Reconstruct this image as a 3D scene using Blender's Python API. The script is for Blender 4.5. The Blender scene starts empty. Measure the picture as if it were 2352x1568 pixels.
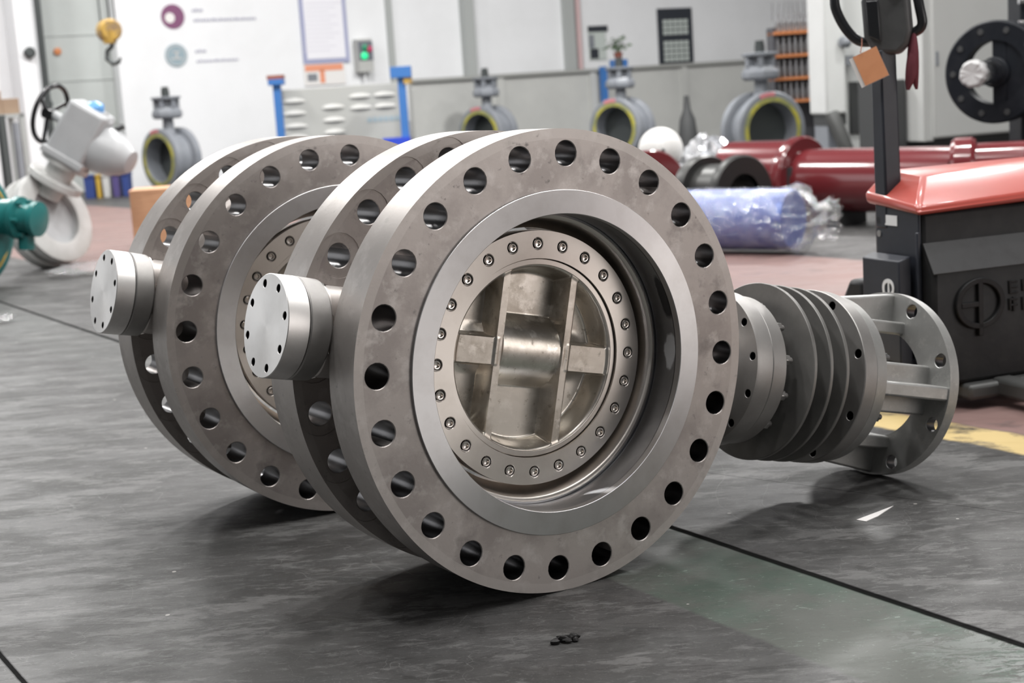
import bpy, math, random
from mathutils import Vector, Matrix
random.seed(7)
sc = bpy.context.scene
COL = sc.collection
R_ = math.radians
PI = math.pi

# ------------------------------------------------------------------ camera, world, lights, exposure
CAM_H, PITCH, ROLL, FPX = 0.98863, R_(9.29999), R_(-3.80238), 3488.365
fw = Vector((0, math.cos(PITCH), -math.sin(PITCH)))
r0 = Vector((1, 0, 0)); u0 = r0.cross(fw)
cr = r0 * math.cos(ROLL) + u0 * math.sin(ROLL)
cu = -r0 * math.sin(ROLL) + u0 * math.cos(ROLL)
cam_data = bpy.data.cameras.new('camera')
cam = bpy.data.objects.new('camera', cam_data); COL.objects.link(cam)
cam.matrix_world = Matrix(((cr.x, cu.x, -fw.x, 0), (cr.y, cu.y, -fw.y, 0), (cr.z, cu.z, -fw.z, CAM_H), (0, 0, 0, 1)))
cam_data.sensor_width = 36.0
cam_data.lens = FPX / 2352 * 36.0
cam_data.clip_start = 0.05
cam_data.dof.use_dof = True
cam_data.dof.focus_distance = 2.93
cam_data.dof.aperture_fstop = 5.0
sc.camera = cam

sc.view_settings.view_transform = 'Standard'
sc.view_settings.look = 'None'
sc.view_settings.gamma = 1.0
sc.view_settings.use_curve_mapping = False
sc.view_settings.exposure = 0.0
sc.cycles.max_bounces = 6; sc.cycles.diffuse_bounces = 3; sc.cycles.glossy_bounces = 4; sc.cycles.transparent_max_bounces = 8

world = bpy.data.worlds.new('hall_ambient'); sc.world = world
world.use_nodes = True
wn = world.node_tree.nodes; wl = world.node_tree.links
bg = wn['Background']; bg.inputs['Color'].default_value = (0.97, 0.98, 1.0, 1); bg.inputs['Strength'].default_value = 0.09

def hall_lamp(x, y, z, power, radius=0.22, sx=None, color=(1.0, 0.985, 0.97)):
    l = bpy.data.lights.new('high_bay_lamp', 'AREA')
    if sx: l.shape = 'RECTANGLE'; l.size = sx[0]; l.size_y = sx[1]
    else: l.shape = 'DISK'; l.size = radius * 2
    l.energy = power; l.color = color
    o = bpy.data.objects.new('high_bay_lamp', l); COL.objects.link(o)
    o.location = (x, y, z)
    return o
LAMPS = [(lx, ly, 100 if lx < 4 else 70) for ly in (2.6, 5.0, 7.6) for lx in (-3.2, -0.6, 2.0, 4.6)] + [(1.0, 0.3, 65), (3.4, -1.2, 60)]
LAMPS += [(0.6, 11.2, 260), (-4.4, 11.4, 230), (5.2, 12.0, 240), (-6.5, 15.6, 420), (-1.5, 16.4, 470), (4.0, 17.0, 680), (-7.5, 21.0, 320), (9.0, 16.0, 360)]
for (lx, ly, pw) in LAMPS:
    hall_lamp(lx, ly, 7.0, pw, 0.22 if ly < 9 else 0.5)

def added_side_fill(x, y, z, w, h, power, target, color=(1, 1, 1)):
    # area light added out of view, brightens and reflects in the bare steel
    l = bpy.data.lights.new('added_side_fill', 'AREA'); l.shape = 'RECTANGLE'; l.size = w; l.size_y = h; l.energy = power; l.color = color
    o = bpy.data.objects.new('added_side_fill', l); COL.objects.link(o); o.location = (x, y, z)
    o.rotation_euler = (Vector(target) - Vector((x, y, z))).to_track_quat('-Z', 'Y').to_euler()
added_side_fill(-10.5, 8.0, 2.6, 6.0, 4.2, 115, (0, 3, 0.8), (0.97, 0.985, 1.0))
added_side_fill(9.0, -1.4, 2.1, 6.0, 3.8, 200, (0, 3, 0.6), (1.0, 0.945, 0.915))

# ------------------------------------------------------------------ helpers
def at(x, y, Y):
    """point of the place seen at photo pixel (x, y) and distance Y down the hall"""
    d = fw + cr * ((x - 1176) / FPX) - cu * ((y - 784) / FPX)
    return Vector((0, 0, CAM_H)) + d * (Y / d.y)
def on_floor(x, y):
    d = fw + cr * ((x - 1176) / FPX) - cu * ((y - 784) / FPX)
    return Vector((0, 0, CAM_H)) + d * (-CAM_H / d.z)

def rot_to(axis):
    """matrix taking +X to axis (Vector), keeping Z roughly up"""
    a = Vector(axis).normalized()
    up = Vector((0, 0, 1)) if abs(a.z) < 0.95 else Vector((0, 1, 0))
    y = up.cross(a).normalized(); z = a.cross(y)
    return Matrix(((a.x, y.x, z.x), (a.y, y.y, z.y), (a.z, y.z, z.z))).to_4x4()
def T(v): return Matrix.Translation(Vector(v))
def RZ(a): return Matrix.Rotation(a, 4, 'Z')
def RX(a): return Matrix.Rotation(a, 4, 'X')
def RY(a): return Matrix.Rotation(a, 4, 'Y')

class MB:
    def __init__(s): s.v = []; s.f = []; s.mi = {}
    def add(s, vs, fs, m=None):
        b = len(s.v)
        if m is not None: vs = [m @ Vector(p) for p in vs]
        s.v += [tuple(p) for p in vs]
        s.f += [tuple(i + b for i in f) for f in fs]
        return s
    def lathe(s, prof, n=64, m=None, axis='X', close=False, a0=0.0, off=(0, 0)):
        """prof: list of (along, radius); revolve about X (or Y or Z). radius 0 at ends is capped"""
        vs = []; fs = []; k = len(prof)
        rings = []
        for (x, r) in prof:
            if r < 1e-9:
                rings.append([len(vs)]); vs.append((x, 0, 0)); continue
            ring = []
            for i in range(n):
                a = a0 + 2 * PI * i / n
                ring.append(len(vs)); vs.append((x, r * math.cos(a), r * math.sin(a)))
            rings.append(ring)
        pairs = [(i, i + 1) for i in range(k - 1)] + ([(k - 1, 0)] if close else [])
        for i, j in pairs:
            A, B = rings[i], rings[j]
            for q in range(n):
                w = (q + 1) % n
                if len(A) == 1 and len(B) == 1: break
                if len(A) == 1: fs.append((A[0], B[w], B[q]))
                elif len(B) == 1: fs.append((A[q], A[w], B[0]))
                else: fs.append((A[q], A[w], B[w], B[q]))
        if axis == 'Y': vs = [(c, a, b) for (a, b, c) in vs]      # X->Y, Y->Z, Z->X
        if axis == 'Z': vs = [(b, c, a) for (a, b, c) in vs]
        return s.add(vs, fs, m)
    def box(s, x0, x1, y0, y1, z0, z1, m=None):
        vs = [(x, y, z) for z in (z0, z1) for y in (y0, y1) for x in (x0, x1)]
        fs = [(0, 2, 3, 1), (4, 5, 7, 6), (0, 1, 5, 4), (2, 6, 7, 3), (0, 4, 6, 2), (1, 3, 7, 5)]
        return s.add(vs, fs, m)
    def hexa(s, c):
        """8 corners: bottom 4 (ccw) then top 4"""
        return s.add(c, [(3, 2, 1, 0), (4, 5, 6, 7), (0, 1, 5, 4), (1, 2, 6, 5), (2, 3, 7, 6), (3, 0, 4, 7)])
    def prism(s, pts, h0, h1, m=None, axis='Z'):
        n = len(pts)
        f = {'Z': lambda p, h: (p[0], p[1], h), 'Y': lambda p, h: (p[0], h, p[1]), 'X': lambda p, h: (h, p[0], p[1])}[axis]
        vs = [f(p, h0) for p in pts] + [f(p, h1) for p in pts]
        fs = [tuple(range(n))[::-1], tuple(range(n, 2 * n))] + [(i, (i + 1) % n, n + (i + 1) % n, n + i) for i in range(n)]
        return s.add(vs, fs, m)
    def tube(s, path, r, n=12, m=None, closed=False, cap=True):
        P = [Vector(p) for p in path]; k = len(P)
        rr = r if isinstance(r, (list, tuple)) else [r] * k
        vs = []; prev = None
        for i in range(k):
            if closed: t = (P[(i + 1) % k] - P[i - 1]).normalized()
            else: t = (P[min(i + 1, k - 1)] - P[max(i - 1, 0)]).normalized()
            if prev is None:
                u = t.orthogonal().normalized()
            else:
                u = (prev - t * prev.dot(t)).normalized()
            prev = u; w = t.cross(u)
            for q in range(n):
                a = 2 * PI * q / n
                vs.append(P[i] + (u * math.cos(a) + w * math.sin(a)) * rr[i])
        fs = []
        for i in range(k if closed else k - 1):
            j = (i + 1) % k
            for q in range(n):
                fs.append((i * n + q, i * n + (q + 1) % n, j * n + (q + 1) % n, j * n + q))
        if cap and not closed:
            fs.append(tuple(range(n))[::-1]); fs.append(tuple((k - 1) * n + q for q in range(n)))
        return s.add(vs, fs, m)
    def ball(s, c, rx, ry=None, rz=None, n=20, jit=0.0, m=None):
        ry = ry or rx; rz = rz or rx
        vs = []; fs = []; h = n // 2
        for i in range(h + 1):
            th = PI * i / h
            for j in range(n):
                ph = 2 * PI * j / n
                q = 1 + jit * (random.random() - 0.5) * (0 if i in (0, h) else 1)
                vs.append((c[0] + rx * q * math.sin(th) * math.cos(ph), c[1] + ry * q * math.sin(th) * math.sin(ph), c[2] + rz * q * math.cos(th)))
        for i in range(h):
            for j in range(n):
                fs.append((i * n + j, (i + 1) * n + j, (i + 1) * n + (j + 1) % n, i * n + (j + 1) % n))
        return s.add(vs, fs, m)
    def build(s, name, mat, parent=None, loc=(0, 0, 0), rot=(0, 0, 0), smooth=32, bevel=0, bseg=2, kind=None, label=None, matrix=None):
        me = bpy.data.meshes.new(name)
        me.from_pydata([tuple(v) for v in s.v], [], s.f)
        me.validate(); me.update()
        import bmesh
        bm = bmesh.new(); bm.from_mesh(me)
        bmesh.ops.remove_doubles(bm, verts=bm.verts, dist=1e-6)
        bmesh.ops.recalc_face_normals(bm, faces=bm.faces)
        bm.to_mesh(me); bm.free()
        for p in me.polygons: p.use_smooth = True
        me.set_sharp_from_angle(angle=R_(smooth))
        me.materials.append(mat)
        if s.mi:
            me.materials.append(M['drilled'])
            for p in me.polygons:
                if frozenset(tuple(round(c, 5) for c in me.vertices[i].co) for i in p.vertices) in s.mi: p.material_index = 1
        o = bpy.data.objects.new(name, me); COL.objects.link(o)
        o.location = loc; o.rotation_euler = rot
        if matrix is not None: o.matrix_local = matrix
        if parent: o.parent = parent
        if bevel:
            b = o.modifiers.new('bevel', 'BEVEL'); b.width = bevel; b.segments = bseg; b.limit_method = 'ANGLE'; b.angle_limit = R_(40)
            b.harden_normals = False
        if kind: o['kind'] = kind
        if label: o['label'] = label
        return o

def tag(o, label, cat, group=None):
    o['label'] = label; o['category'] = cat
    if group: o['group'] = group
    return o
def thing(name, label, cat, loc=(0, 0, 0), rz=0.0, group=None):
    o = bpy.data.objects.new(name, None); COL.objects.link(o)
    o.empty_display_size = 0.1
    o.location = loc; o.rotation_euler = (0, 0, rz)
    return tag(o, label, cat, group)
def copy_tree(o, parent=None):
    c = o.copy(); COL.objects.link(c)
    if parent is not None: c.parent = parent
    for ch in list(o.children): copy_tree(ch, c)
    return c

# ------------------------------------------------------------------ materials
def mat(name, col, rough=0.5, metal=0.0, var=None, bump=None, rvar=0.0, spec=None, aniso=None, trans=0.0, emit=None, coat=0.0, alpha=None, stretch=None):
    """var=(scale, colour2, lo, hi); bump=(scale, strength)"""
    m = bpy.data.materials.new(name); m.use_nodes = True
    nt = m.node_tree; N = nt.nodes; L = nt.links
    b = N['Principled BSDF']
    b.inputs['Base Color'].default_value = (*col, 1); b.inputs['Roughness'].default_value = rough; b.inputs['Metallic'].default_value = metal
    if spec is not None: b.inputs['Specular IOR Level'].default_value = spec
    if trans: b.inputs['Transmission Weight'].default_value = trans
    if coat: b.inputs['Coat Weight'].default_value = coat; b.inputs['Coat Roughness'].default_value = 0.08
    if alpha is not None: b.inputs['Alpha'].default_value = alpha
    if emit: b.inputs['Emission Color'].default_value = (*emit[0], 1); b.inputs['Emission Strength'].default_value = emit[1]
    tc = None
    def coord():
        nonlocal tc
        if tc is None:
            tc = N.new('ShaderNodeTexCoord')
            if stretch:
                mp = N.new('ShaderNodeMapping'); mp.inputs['Scale'].default_value = stretch
                L.new(tc.outputs['Object'], mp.inputs['Vector']); tc = mp
        return tc.outputs['Vector'] if stretch else tc.outputs['Object']
    if var:
        layers = var if isinstance(var, list) else [var]
        prev = None
        for (scale, c2, lo, hi) in layers:
            n = N.new('ShaderNodeTexNoise'); n.inputs['Scale'].default_value = scale; n.inputs['Detail'].default_value = 9; n.inputs['Roughness'].default_value = 0.62
            L.new(coord(), n.inputs['Vector'])
            r = N.new('ShaderNodeMapRange'); r.inputs['From Min'].default_value = lo; r.inputs['From Max'].default_value = hi
            L.new(n.outputs['Fac'], r.inputs['Value'])
            mx = N.new('ShaderNodeMix'); mx.data_type = 'RGBA'
            if prev is None: mx.inputs['A'].default_value = (*col, 1)
            else: L.new(prev, mx.inputs['A'])
            mx.inputs['B'].default_value = (*c2, 1)
            L.new(r.outputs['Result'], mx.inputs['Factor'])
            prev = mx.outputs['Result']
            if rvar:
                rr = N.new('ShaderNodeMapRange'); rr.inputs['From Min'].default_value = lo; rr.inputs['From Max'].default_value = hi
                rr.inputs['To Min'].default_value = rough - rvar; rr.inputs['To Max'].default_value = rough + rvar
                L.new(n.outputs['Fac'], rr.inputs['Value']); L.new(rr.outputs['Result'], b.inputs['Roughness'])
        L.new(prev, b.inputs['Base Color'])
    if bump:
        n = N.new('ShaderNodeTexNoise'); n.inputs['Scale'].default_value = bump[0]; n.inputs['Detail'].default_value = 6
        L.new(coord(), n.inputs['Vector'])
        bp = N.new('ShaderNodeBump'); bp.inputs['Strength'].default_value = bump[1]; bp.inputs['Distance'].default_value = 0.002
        L.new(n.outputs['Fac'], bp.inputs['Height']); L.new(bp.outputs['Normal'], b.inputs['Normal'])
    if aniso:
        t = N.new('ShaderNodeTangent'); t.direction_type = 'RADIAL'; t.axis = aniso[1]
        b.inputs['Anisotropic'].default_value = aniso[0]; b.inputs['Anisotropic Rotation'].default_value = 0.0
        L.new(t.outputs['Tangent'], b.inputs['Tangent'])
    return m

M = {}
M['steel'] = mat('machined_carbon_steel', (0.44, 0.405, 0.385), 0.50, 0.70, var=[(6, (0.34, 0.31, 0.295), 0.46, 0.60), (22, (0.53, 0.50, 0.48), 0.53, 0.68), (9, (0.25, 0.23, 0.22), 0.575, 0.70), (50, (0.28, 0.26, 0.25), 0.61, 0.70)], rvar=0.07, bump=(160, 0.06))
def outer_band(m, r0, col, f):
    nt = m.node_tree; N = nt.nodes; L = nt.links; b = N['Principled BSDF']
    tc = N.new('ShaderNodeTexCoord'); mu = N.new('ShaderNodeVectorMath'); mu.operation = 'MULTIPLY'; mu.inputs[1].default_value = (1, 0, 1)
    L.new(tc.outputs['Object'], mu.inputs[0]); ln = N.new('ShaderNodeVectorMath'); ln.operation = 'LENGTH'; L.new(mu.outputs['Vector'], ln.inputs[0])
    n = N.new('ShaderNodeTexNoise'); n.inputs['Scale'].default_value = 7; L.new(tc.outputs['Object'], n.inputs['Vector'])
    ad = N.new('ShaderNodeMath'); ad.operation = 'MULTIPLY_ADD'; ad.inputs[1].default_value = 0.012; L.new(n.outputs['Fac'], ad.inputs[0]); L.new(ln.outputs['Value'], ad.inputs[2])
    r = N.new('ShaderNodeMapRange'); r.inputs['From Min'].default_value = r0; r.inputs['From Max'].default_value = r0 + 0.0012; r.inputs['To Max'].default_value = f; L.new(ad.outputs[0], r.inputs['Value'])
    mx = N.new('ShaderNodeMix'); mx.data_type = 'RGBA'; s_ = b.inputs['Base Color']; L.new(s_.links[0].from_socket, mx.inputs['A']); mx.inputs['B'].default_value = (*col, 1)
    L.new(r.outputs['Result'], mx.inputs['Factor']); L.new(mx.outputs['Result'], s_)
outer_band(M['steel'], 0.4435, (0.54, 0.51, 0.485), 0.5)
M['turned'] = mat('turned_sealing_face', (0.66, 0.65, 0.65), 0.42, 0.95, var=(14, (0.58, 0.565, 0.56), 0.45, 0.75), aniso=(0.88, 'Y'))
M['bore'] = mat('bored_steel', (0.40, 0.40, 0.41), 0.34, 0.92, var=(9, (0.30, 0.30, 0.31), 0.4, 0.7), aniso=(0.4, 'Y'))
M['stain'] = mat('turned_stainless', (0.76, 0.71, 0.66), 0.38, 0.95, var=(12, (0.66, 0.61, 0.56), 0.45, 0.75), aniso=(0.85, 'Y'))
M['cast'] = mat('cast_stainless', (0.70, 0.66, 0.60), 0.38, 0.88, var=[(9, (0.48, 0.44, 0.385), 0.48, 0.62), (30, (0.80, 0.76, 0.70), 0.54, 0.66), (70, (0.40, 0.36, 0.31), 0.60, 0.70)], rvar=0.08, bump=(60, 0.10))
M['screw'] = mat('bright_screw_steel', (0.72, 0.68, 0.64), 0.22, 1.0)
M['cover'] = mat('turned_cover_steel', (0.74, 0.725, 0.71), 0.40, 0.88, var=(9, (0.62, 0.60, 0.58), 0.42, 0.75), aniso=(0.4, 'X'), bump=(120, 0.05))
M['fin'] = mat('fin_steel', (0.23, 0.225, 0.215), 0.45, 0.6, var=(10, (0.17, 0.165, 0.16), 0.42, 0.72), aniso=(0.3, 'X'))
M['plate'] = mat('end_plate_steel', (0.34, 0.33, 0.32), 0.46, 0.7, var=(10, (0.27, 0.26, 0.25), 0.42, 0.72), bump=(120, 0.05))
M['yoke'] = mat('cast_yoke_steel', (0.43, 0.43, 0.42), 0.48, 0.75, var=[(12, (0.34, 0.34, 0.33), 0.42, 0.72), (60, (0.52, 0.52, 0.50), 0.55, 0.8)], bump=(90, 0.12))
M['core'] = mat('dark_core_steel', (0.16, 0.16, 0.16), 0.5, 0.7)
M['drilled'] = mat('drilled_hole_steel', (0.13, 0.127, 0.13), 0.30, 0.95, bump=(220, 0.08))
M['bolt'] = mat('bolt_steel', (0.42, 0.41, 0.40), 0.35, 0.9)

def stain(m, c, size, col, metal, rough, wob=0.5):
    # a smear with its own place and outline on a machined surface
    nt = m.node_tree; N = nt.nodes; L = nt.links; b = N['Principled BSDF']
    tc = N.new('ShaderNodeTexCoord')
    mp = N.new('ShaderNodeMapping'); mp.vector_type = 'POINT'
    mp.inputs['Location'].default_value = tuple(-ci / si for ci, si in zip(c, size)); mp.inputs['Scale'].default_value = tuple(1 / si for si in size)
    L.new(tc.outputs['Object'], mp.inputs['Vector'])
    ln = N.new('ShaderNodeVectorMath'); ln.operation = 'LENGTH'; L.new(mp.outputs['Vector'], ln.inputs[0])
    n = N.new('ShaderNodeTexNoise'); n.inputs['Scale'].default_value = 30; n.inputs['Detail'].default_value = 5; L.new(tc.outputs['Object'], n.inputs['Vector'])
    ad = N.new('ShaderNodeMath'); ad.operation = 'MULTIPLY_ADD'; ad.inputs[1].default_value = wob * 2; L.new(n.outputs['Fac'], ad.inputs[0]); L.new(ln.outputs['Value'], ad.inputs[2])
    r = N.new('ShaderNodeMapRange'); r.inputs['From Min'].default_value = 1 + wob + 0.12; r.inputs['From Max'].default_value = 1 + wob - 0.12; L.new(ad.outputs[0], r.inputs['Value'])
    for name, val in (('Base Color', (*col, 1)), ('Metallic', metal), ('Roughness', rough)):
        s_ = b.inputs[name]; mx = N.new('ShaderNodeMix'); mx.data_type = 'RGBA' if name == 'Base Color' else 'FLOAT'
        k = 'RGBA' if name == 'Base Color' else 'FLOAT'
        A = [i for i in mx.inputs if i.name == 'A' and i.type == ('RGBA' if k == 'RGBA' else 'VALUE')][0]
        B = [i for i in mx.inputs if i.name == 'B' and i.type == ('RGBA' if k == 'RGBA' else 'VALUE')][0]
        O = [i for i in mx.outputs if i.type == ('RGBA' if k == 'RGBA' else 'VALUE')][0]
        F = [i for i in mx.inputs if i.name == 'Factor' and i.type == 'VALUE'][0]
        if s_.is_linked: L.new(s_.links[0].from_socket, A)
        else: A.default_value = s_.default_value
        B.default_value = val
        L.new(r.outputs['Result'], F); L.new(O, s_)
stain(M['bore'], (0.245, 0.022, 0.150), (0.05, 0.016, 0.050), (0.07, 0.07, 0.075), 0.7, 0.3, 0.4)
stain(M['bore'], (0.287, 0.028, 0.045), (0.05, 0.020, 0.036), (0.72, 0.73, 0.75), 0.1, 0.5, 0.7)

def floor_material():
    m = bpy.data.materials.new('worn_workshop_floor'); m.use_nodes = True
    nt = m.node_tree; N = nt.nodes; L = nt.links; b = N['Principled BSDF']
    tc = N.new('ShaderNodeTexCoord'); P = tc.outputs['Object']
    def dot(v):
        n = N.new('ShaderNodeVectorMath'); n.operation = 'DOT_PRODUCT'; L.new(P, n.inputs[0]); n.inputs[1].default_value = v; return n.outputs['Value']
    def math_(op, a, c=None):
        n = N.new('ShaderNodeMath'); n.operation = op; n.use_clamp = False
        for i, q in enumerate((a, c)):
            if q is None: continue
            if isinstance(q, (int, float)): n.inputs[i].default_value = q
            else: L.new(q, n.inputs[i])
        return n.outputs[0]
    def noise(scale, detail=8, rough=0.6, vec=None, dist=0.0):
        n = N.new('ShaderNodeTexNoise'); n.inputs['Scale'].default_value = scale; n.inputs['Detail'].default_value = detail; n.inputs['Roughness'].default_value = rough
        n.inputs['Distortion'].default_value = dist
        L.new(vec if vec is not None else P, n.inputs['Vector']); return n.outputs['Fac']
    def rng(v, lo, hi, a=0.0, c=1.0):
        n = N.new('ShaderNodeMapRange'); n.inputs['From Min'].default_value = lo; n.inputs['From Max'].default_value = hi
        n.inputs['To Min'].default_value = a; n.inputs['To Max'].default_value = c; L.new(v, n.inputs['Value']); return n.outputs['Result']
    def band(v, lo, hi, s=0.004):
        return math_('MULTIPLY', rng(v, lo - s, lo + s), rng(v, hi - s, hi + s, 1, 0))
    def mix(f, a, c):
        n = N.new('ShaderNodeMix'); n.data_type = 'RGBA'
        if isinstance(f, (int, float)): n.inputs['Factor'].default_value = f
        else: L.new(f, n.inputs['Factor'])
        for k, q in (('A', a), ('B', c)):
            if isinstance(q, tuple): n.inputs[k].default_value = (*q, 1)
            else: L.new(q, n.inputs[k])
        return n.outputs['Result']
    a = dot((0.8549, 0.5188, 0)); bb = dot((-0.5188, 0.8549, 0))
    a2 = dot((0.8312, 0.5560, 0))
    wob = math_('MULTIPLY', math_('SUBTRACT', noise(9, 4), 0.5), 0.02)
    aw = math_('ADD', a, wob); ajw = math_('ADD', a, math_('MULTIPLY', wob, 0.25))
    a2w = math_('ADD', a2, math_('MULTIPLY', math_('SUBTRACT', noise(5, 5), 0.5), 0.05))
    mp = N.new('ShaderNodeMapping'); mp.inputs['Rotation'].default_value = (0, 0, R_(-25)); mp.inputs['Scale'].default_value = (1, 2.6, 1)
    L.new(P, mp.inputs['Vector']); SV = mp.outputs['Vector']
    base = mix(rng(noise(1.6, 10, 0.7), 0.44, 0.56), (0.070, 0.069, 0.068), (0.045, 0.044, 0.043))
    base = mix(math_('MULTIPLY', rng(noise(3.0, 10, 0.72, SV), 0.53, 0.57), 0.55), base, (0.150, 0.149, 0.146))
    base = mix(math_('MULTIPLY', rng(noise(4.6, 10, 0.75, SV, 1.2), 0.54, 0.575), 0.62), base, (0.036, 0.035, 0.034))
    base = mix(math_('MULTIPLY', rng(noise(11, 10, 0.78, SV, 0.8), 0.55, 0.58), 0.50), base, (0.034, 0.035, 0.034))
    base = mix(math_('MULTIPLY', rng(noise(17, 9, 0.75, SV, 0.5), 0.56, 0.60), 0.40), base, (0.150, 0.150, 0.147))
    base = mix(math_('MULTIPLY', rng(noise(55, 6, 0.8, SV), 0.55, 0.62), 0.40), base, (0.040, 0.039, 0.038))
    base = mix(math_('MULTIPLY', rng(noise(140, 3, 0.7), 0.60, 0.66), 0.35), base, (0.16, 0.158, 0.155))
    sc1 = band(noise(2.2, 3, 0.5, SV, 2.5), 0.4985, 0.5015, 0.001)
    sc2 = band(noise(1.3, 4, 0.5, None, 1.5), 0.499, 0.501, 0.0006)
    base = mix(math_('MULTIPLY', sc1, 0.35), base, (0.025, 0.025, 0.025))
    base = mix(math_('MULTIPLY', sc2, 0.30), base, (0.19, 0.19, 0.185))
    # the floor grows gradually paler towards the left
    base = mix(math_('MULTIPLY', rng(a, 1.2, -1.2), 0.32), base, (0.125, 0.127, 0.124))
    # worn green strip beside the joint
    gs = math_('MULTIPLY', band(aw, 1.685, 1.996, 0.006), rng(math_('ADD', bb, math_('MULTIPLY', noise(3, 4), 2.0)), 4.6, 3.4, 0.12, 1.0))
    green = mix(rng(noise(3.0, 9, 0.7), 0.45, 0.57), (0.088, 0.094, 0.084), (0.068, 0.090, 0.074))
    wear = rng(math_('ADD', noise(1.3, 3, 0.5), math_('MULTIPLY', math_('ABSOLUTE', math_('ADD', bb, -2.12)), 0.30)), 0.56, 0.70)
    green = mix(math_('MULTIPLY', wear, rng(noise(8, 10, 0.78, SV, 1.0), 0.485, 0.505)), green, (0.185, 0.20, 0.19))
    green = mix(math_('MULTIPLY', wear, rng(noise(12, 10, 0.8, SV, 2.0), 0.545, 0.56)), green, (0.062, 0.058, 0.055))
    green = mix(math_('MULTIPLY', rng(noise(22, 8, 0.8, SV, 2.0), 0.60, 0.62), 0.8), green, (0.22, 0.27, 0.235))
    green = mix(math_('MULTIPLY', rng(noise(60, 6, 0.8), 0.58, 0.63), 0.4), green, (0.045, 0.045, 0.043))
    col = mix(gs, base, green)
    # red walkway with a yellow edge line
    lane = band(a2w, 3.30, 5.95, 0.02)
    red = mix(rng(noise(2.0, 8), 0.35, 0.7), (0.235, 0.150, 0.137), (0.19, 0.128, 0.118))
    col = mix(math_('MULTIPLY', lane, rng(noise(4, 7), 0.22, 0.40)), col, red)
    yl = band(a2w, 3.14, 3.30, 0.01)
    yl = math_('MULTIPLY', yl, math_('MULTIPLY', rng(noise(8, 7), 0.30, 0.5), rng(bb, 6.0, 4.5)))
    col = mix(yl, col, (0.52, 0.40, 0.19))
    # joints between the slabs
    jf = band(ajw, 1.988, 2.008, 0.003)
    j2 = band(ajw, 0.564, 0.576, 0.002)
    j3 = math_('MULTIPLY', band(math_('ADD', dot((0.651, 0.759, 0)), math_('MULTIPLY', wob, 0.4)), 3.166, 3.169, 0.0012), rng(a, 1.99, 2.0))
    j4 = band(math_('ADD', bb, wob), 2.020, 2.0225, 0.0015)
    col = mix(math_('MULTIPLY', jf, 0.93), col, (0.006, 0.006, 0.006))
    col = mix(math_('MULTIPLY', j2, 0.9), col, (0.01, 0.01, 0.01))
    col = mix(math_('MULTIPLY', j3, 0.7), col, (0.02, 0.02, 0.02))
    # pale specks of dropped paint
    v = N.new('ShaderNodeTexVoronoi'); v.inputs['Scale'].default_value = 7; L.new(P, v.inputs['Vector'])
    col = mix(rng(v.outputs['Distance'], 0.035, 0.03), col, (0.34, 0.33, 0.31))
    L.new(col, b.inputs['Base Color'])
    rg = rng(noise(2.6, 8, 0.65, SV), 0.45, 0.56, 0.44, 0.60)
    L.new(math_('ADD', rg, math_('MULTIPLY', jf, 0.4)), b.inputs['Roughness'])
    jj = math_('MAXIMUM', jf, math_('MAXIMUM', j2, j3))
    L.new(rng(jj, 0, 1, 0.26, 0.0), b.inputs['Specular IOR Level'])
    bp = N.new('ShaderNodeBump'); bp.inputs['Strength'].default_value = 0.14; bp.inputs['Distance'].default_value = 0.003
    h = math_('SUBTRACT', noise(40, 8, 0.7), math_('MULTIPLY', jf, 3.0))
    L.new(h, bp.inputs['Height']); L.new(bp.outputs['Normal'], b.inputs['Normal'])
    return m
M['floor'] = floor_material()

# ------------------------------------------------------------------ large structure: floor
f = MB(); f.add([(-30, -25, 0), (30, -25, 0), (30, 40, 0), (-30, 40, 0)], [(0, 1, 2, 3)])
f.build('floor', M['floor'], kind='structure')

UX = Vector((0.8549, 0.5188, 0)); UD = Vector((-0.5188, 0.8549, 0))   # the hall's own directions (along the back wall, into the depth)
WALL_ANG = math.atan2(UX.y, UX.x)
M['white_wall'] = mat('white_painted_wall', (0.86, 0.87, 0.885), 0.6, var=(1.3, (0.80, 0.81, 0.82), 0.45, 0.8))
M['grey_door'] = mat('grey_green_door_paint', (0.50, 0.53, 0.515), 0.55, var=(0.8, (0.44, 0.465, 0.45), 0.4, 0.7))
M['grey_trim'] = mat('grey_trim_paint', (0.42, 0.44, 0.43), 0.6)
M['panel_grey'] = mat('grey_partition_paint', (0.50, 0.505, 0.485), 0.5, var=(1.5, (0.44, 0.445, 0.43), 0.4, 0.7))
M['ledge'] = mat('dark_ledge_paint', (0.33, 0.335, 0.32), 0.5)
M['pink_trim'] = mat('faded_pink_pipe', (0.62, 0.45, 0.45), 0.5)
WORG = at(950, 300, 24.0); WORG.z = 0
def wallmat(t, out=0.0, z=0.0):      # frame on the back wall: x along the wall, y out of the room, z up
    return T(WORG + UX * t - UD * out + Vector((0, 0, z))) @ RZ(WALL_ANG)
def wall_hit(x, y, out=0.0):         # where the sight line through a photo pixel meets the wall plane
    d = fw + cr * ((x - 1176) / FPX) - cu * ((y - 784) / FPX)
    o = Vector((0, 0, CAM_H)); p0 = WORG - UD * out
    k = (p0 - o).dot(UD) / d.dot(UD); p = o + d * k
    return (p - WORG).dot(UX), p.z
t_door1 = wall_hit(283, 250)[0]; t_door0 = wall_hit(104, 250)[0]
f = MB(); f.box(t_door1, 22, 0, 0.25, 0, 6.5); f.box(-14, t_door0, 0, 0.25, 0, 6.5); f.box(t_door0, t_door1, 0, 0.25, 4.6, 6.5)
f.build('wall_back', M['white_wall'], matrix=wallmat(0), kind='structure')
f = MB(); f.box(t_door0 - 0.02, t_door1 + 0.02, 0.26, 0.32, 0, 4.6)
for q in range(7): f.box(t_door0, t_door1, 0.245, 0.262, 0.62 * q + 0.30, 0.62 * q + 0.315)
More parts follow.
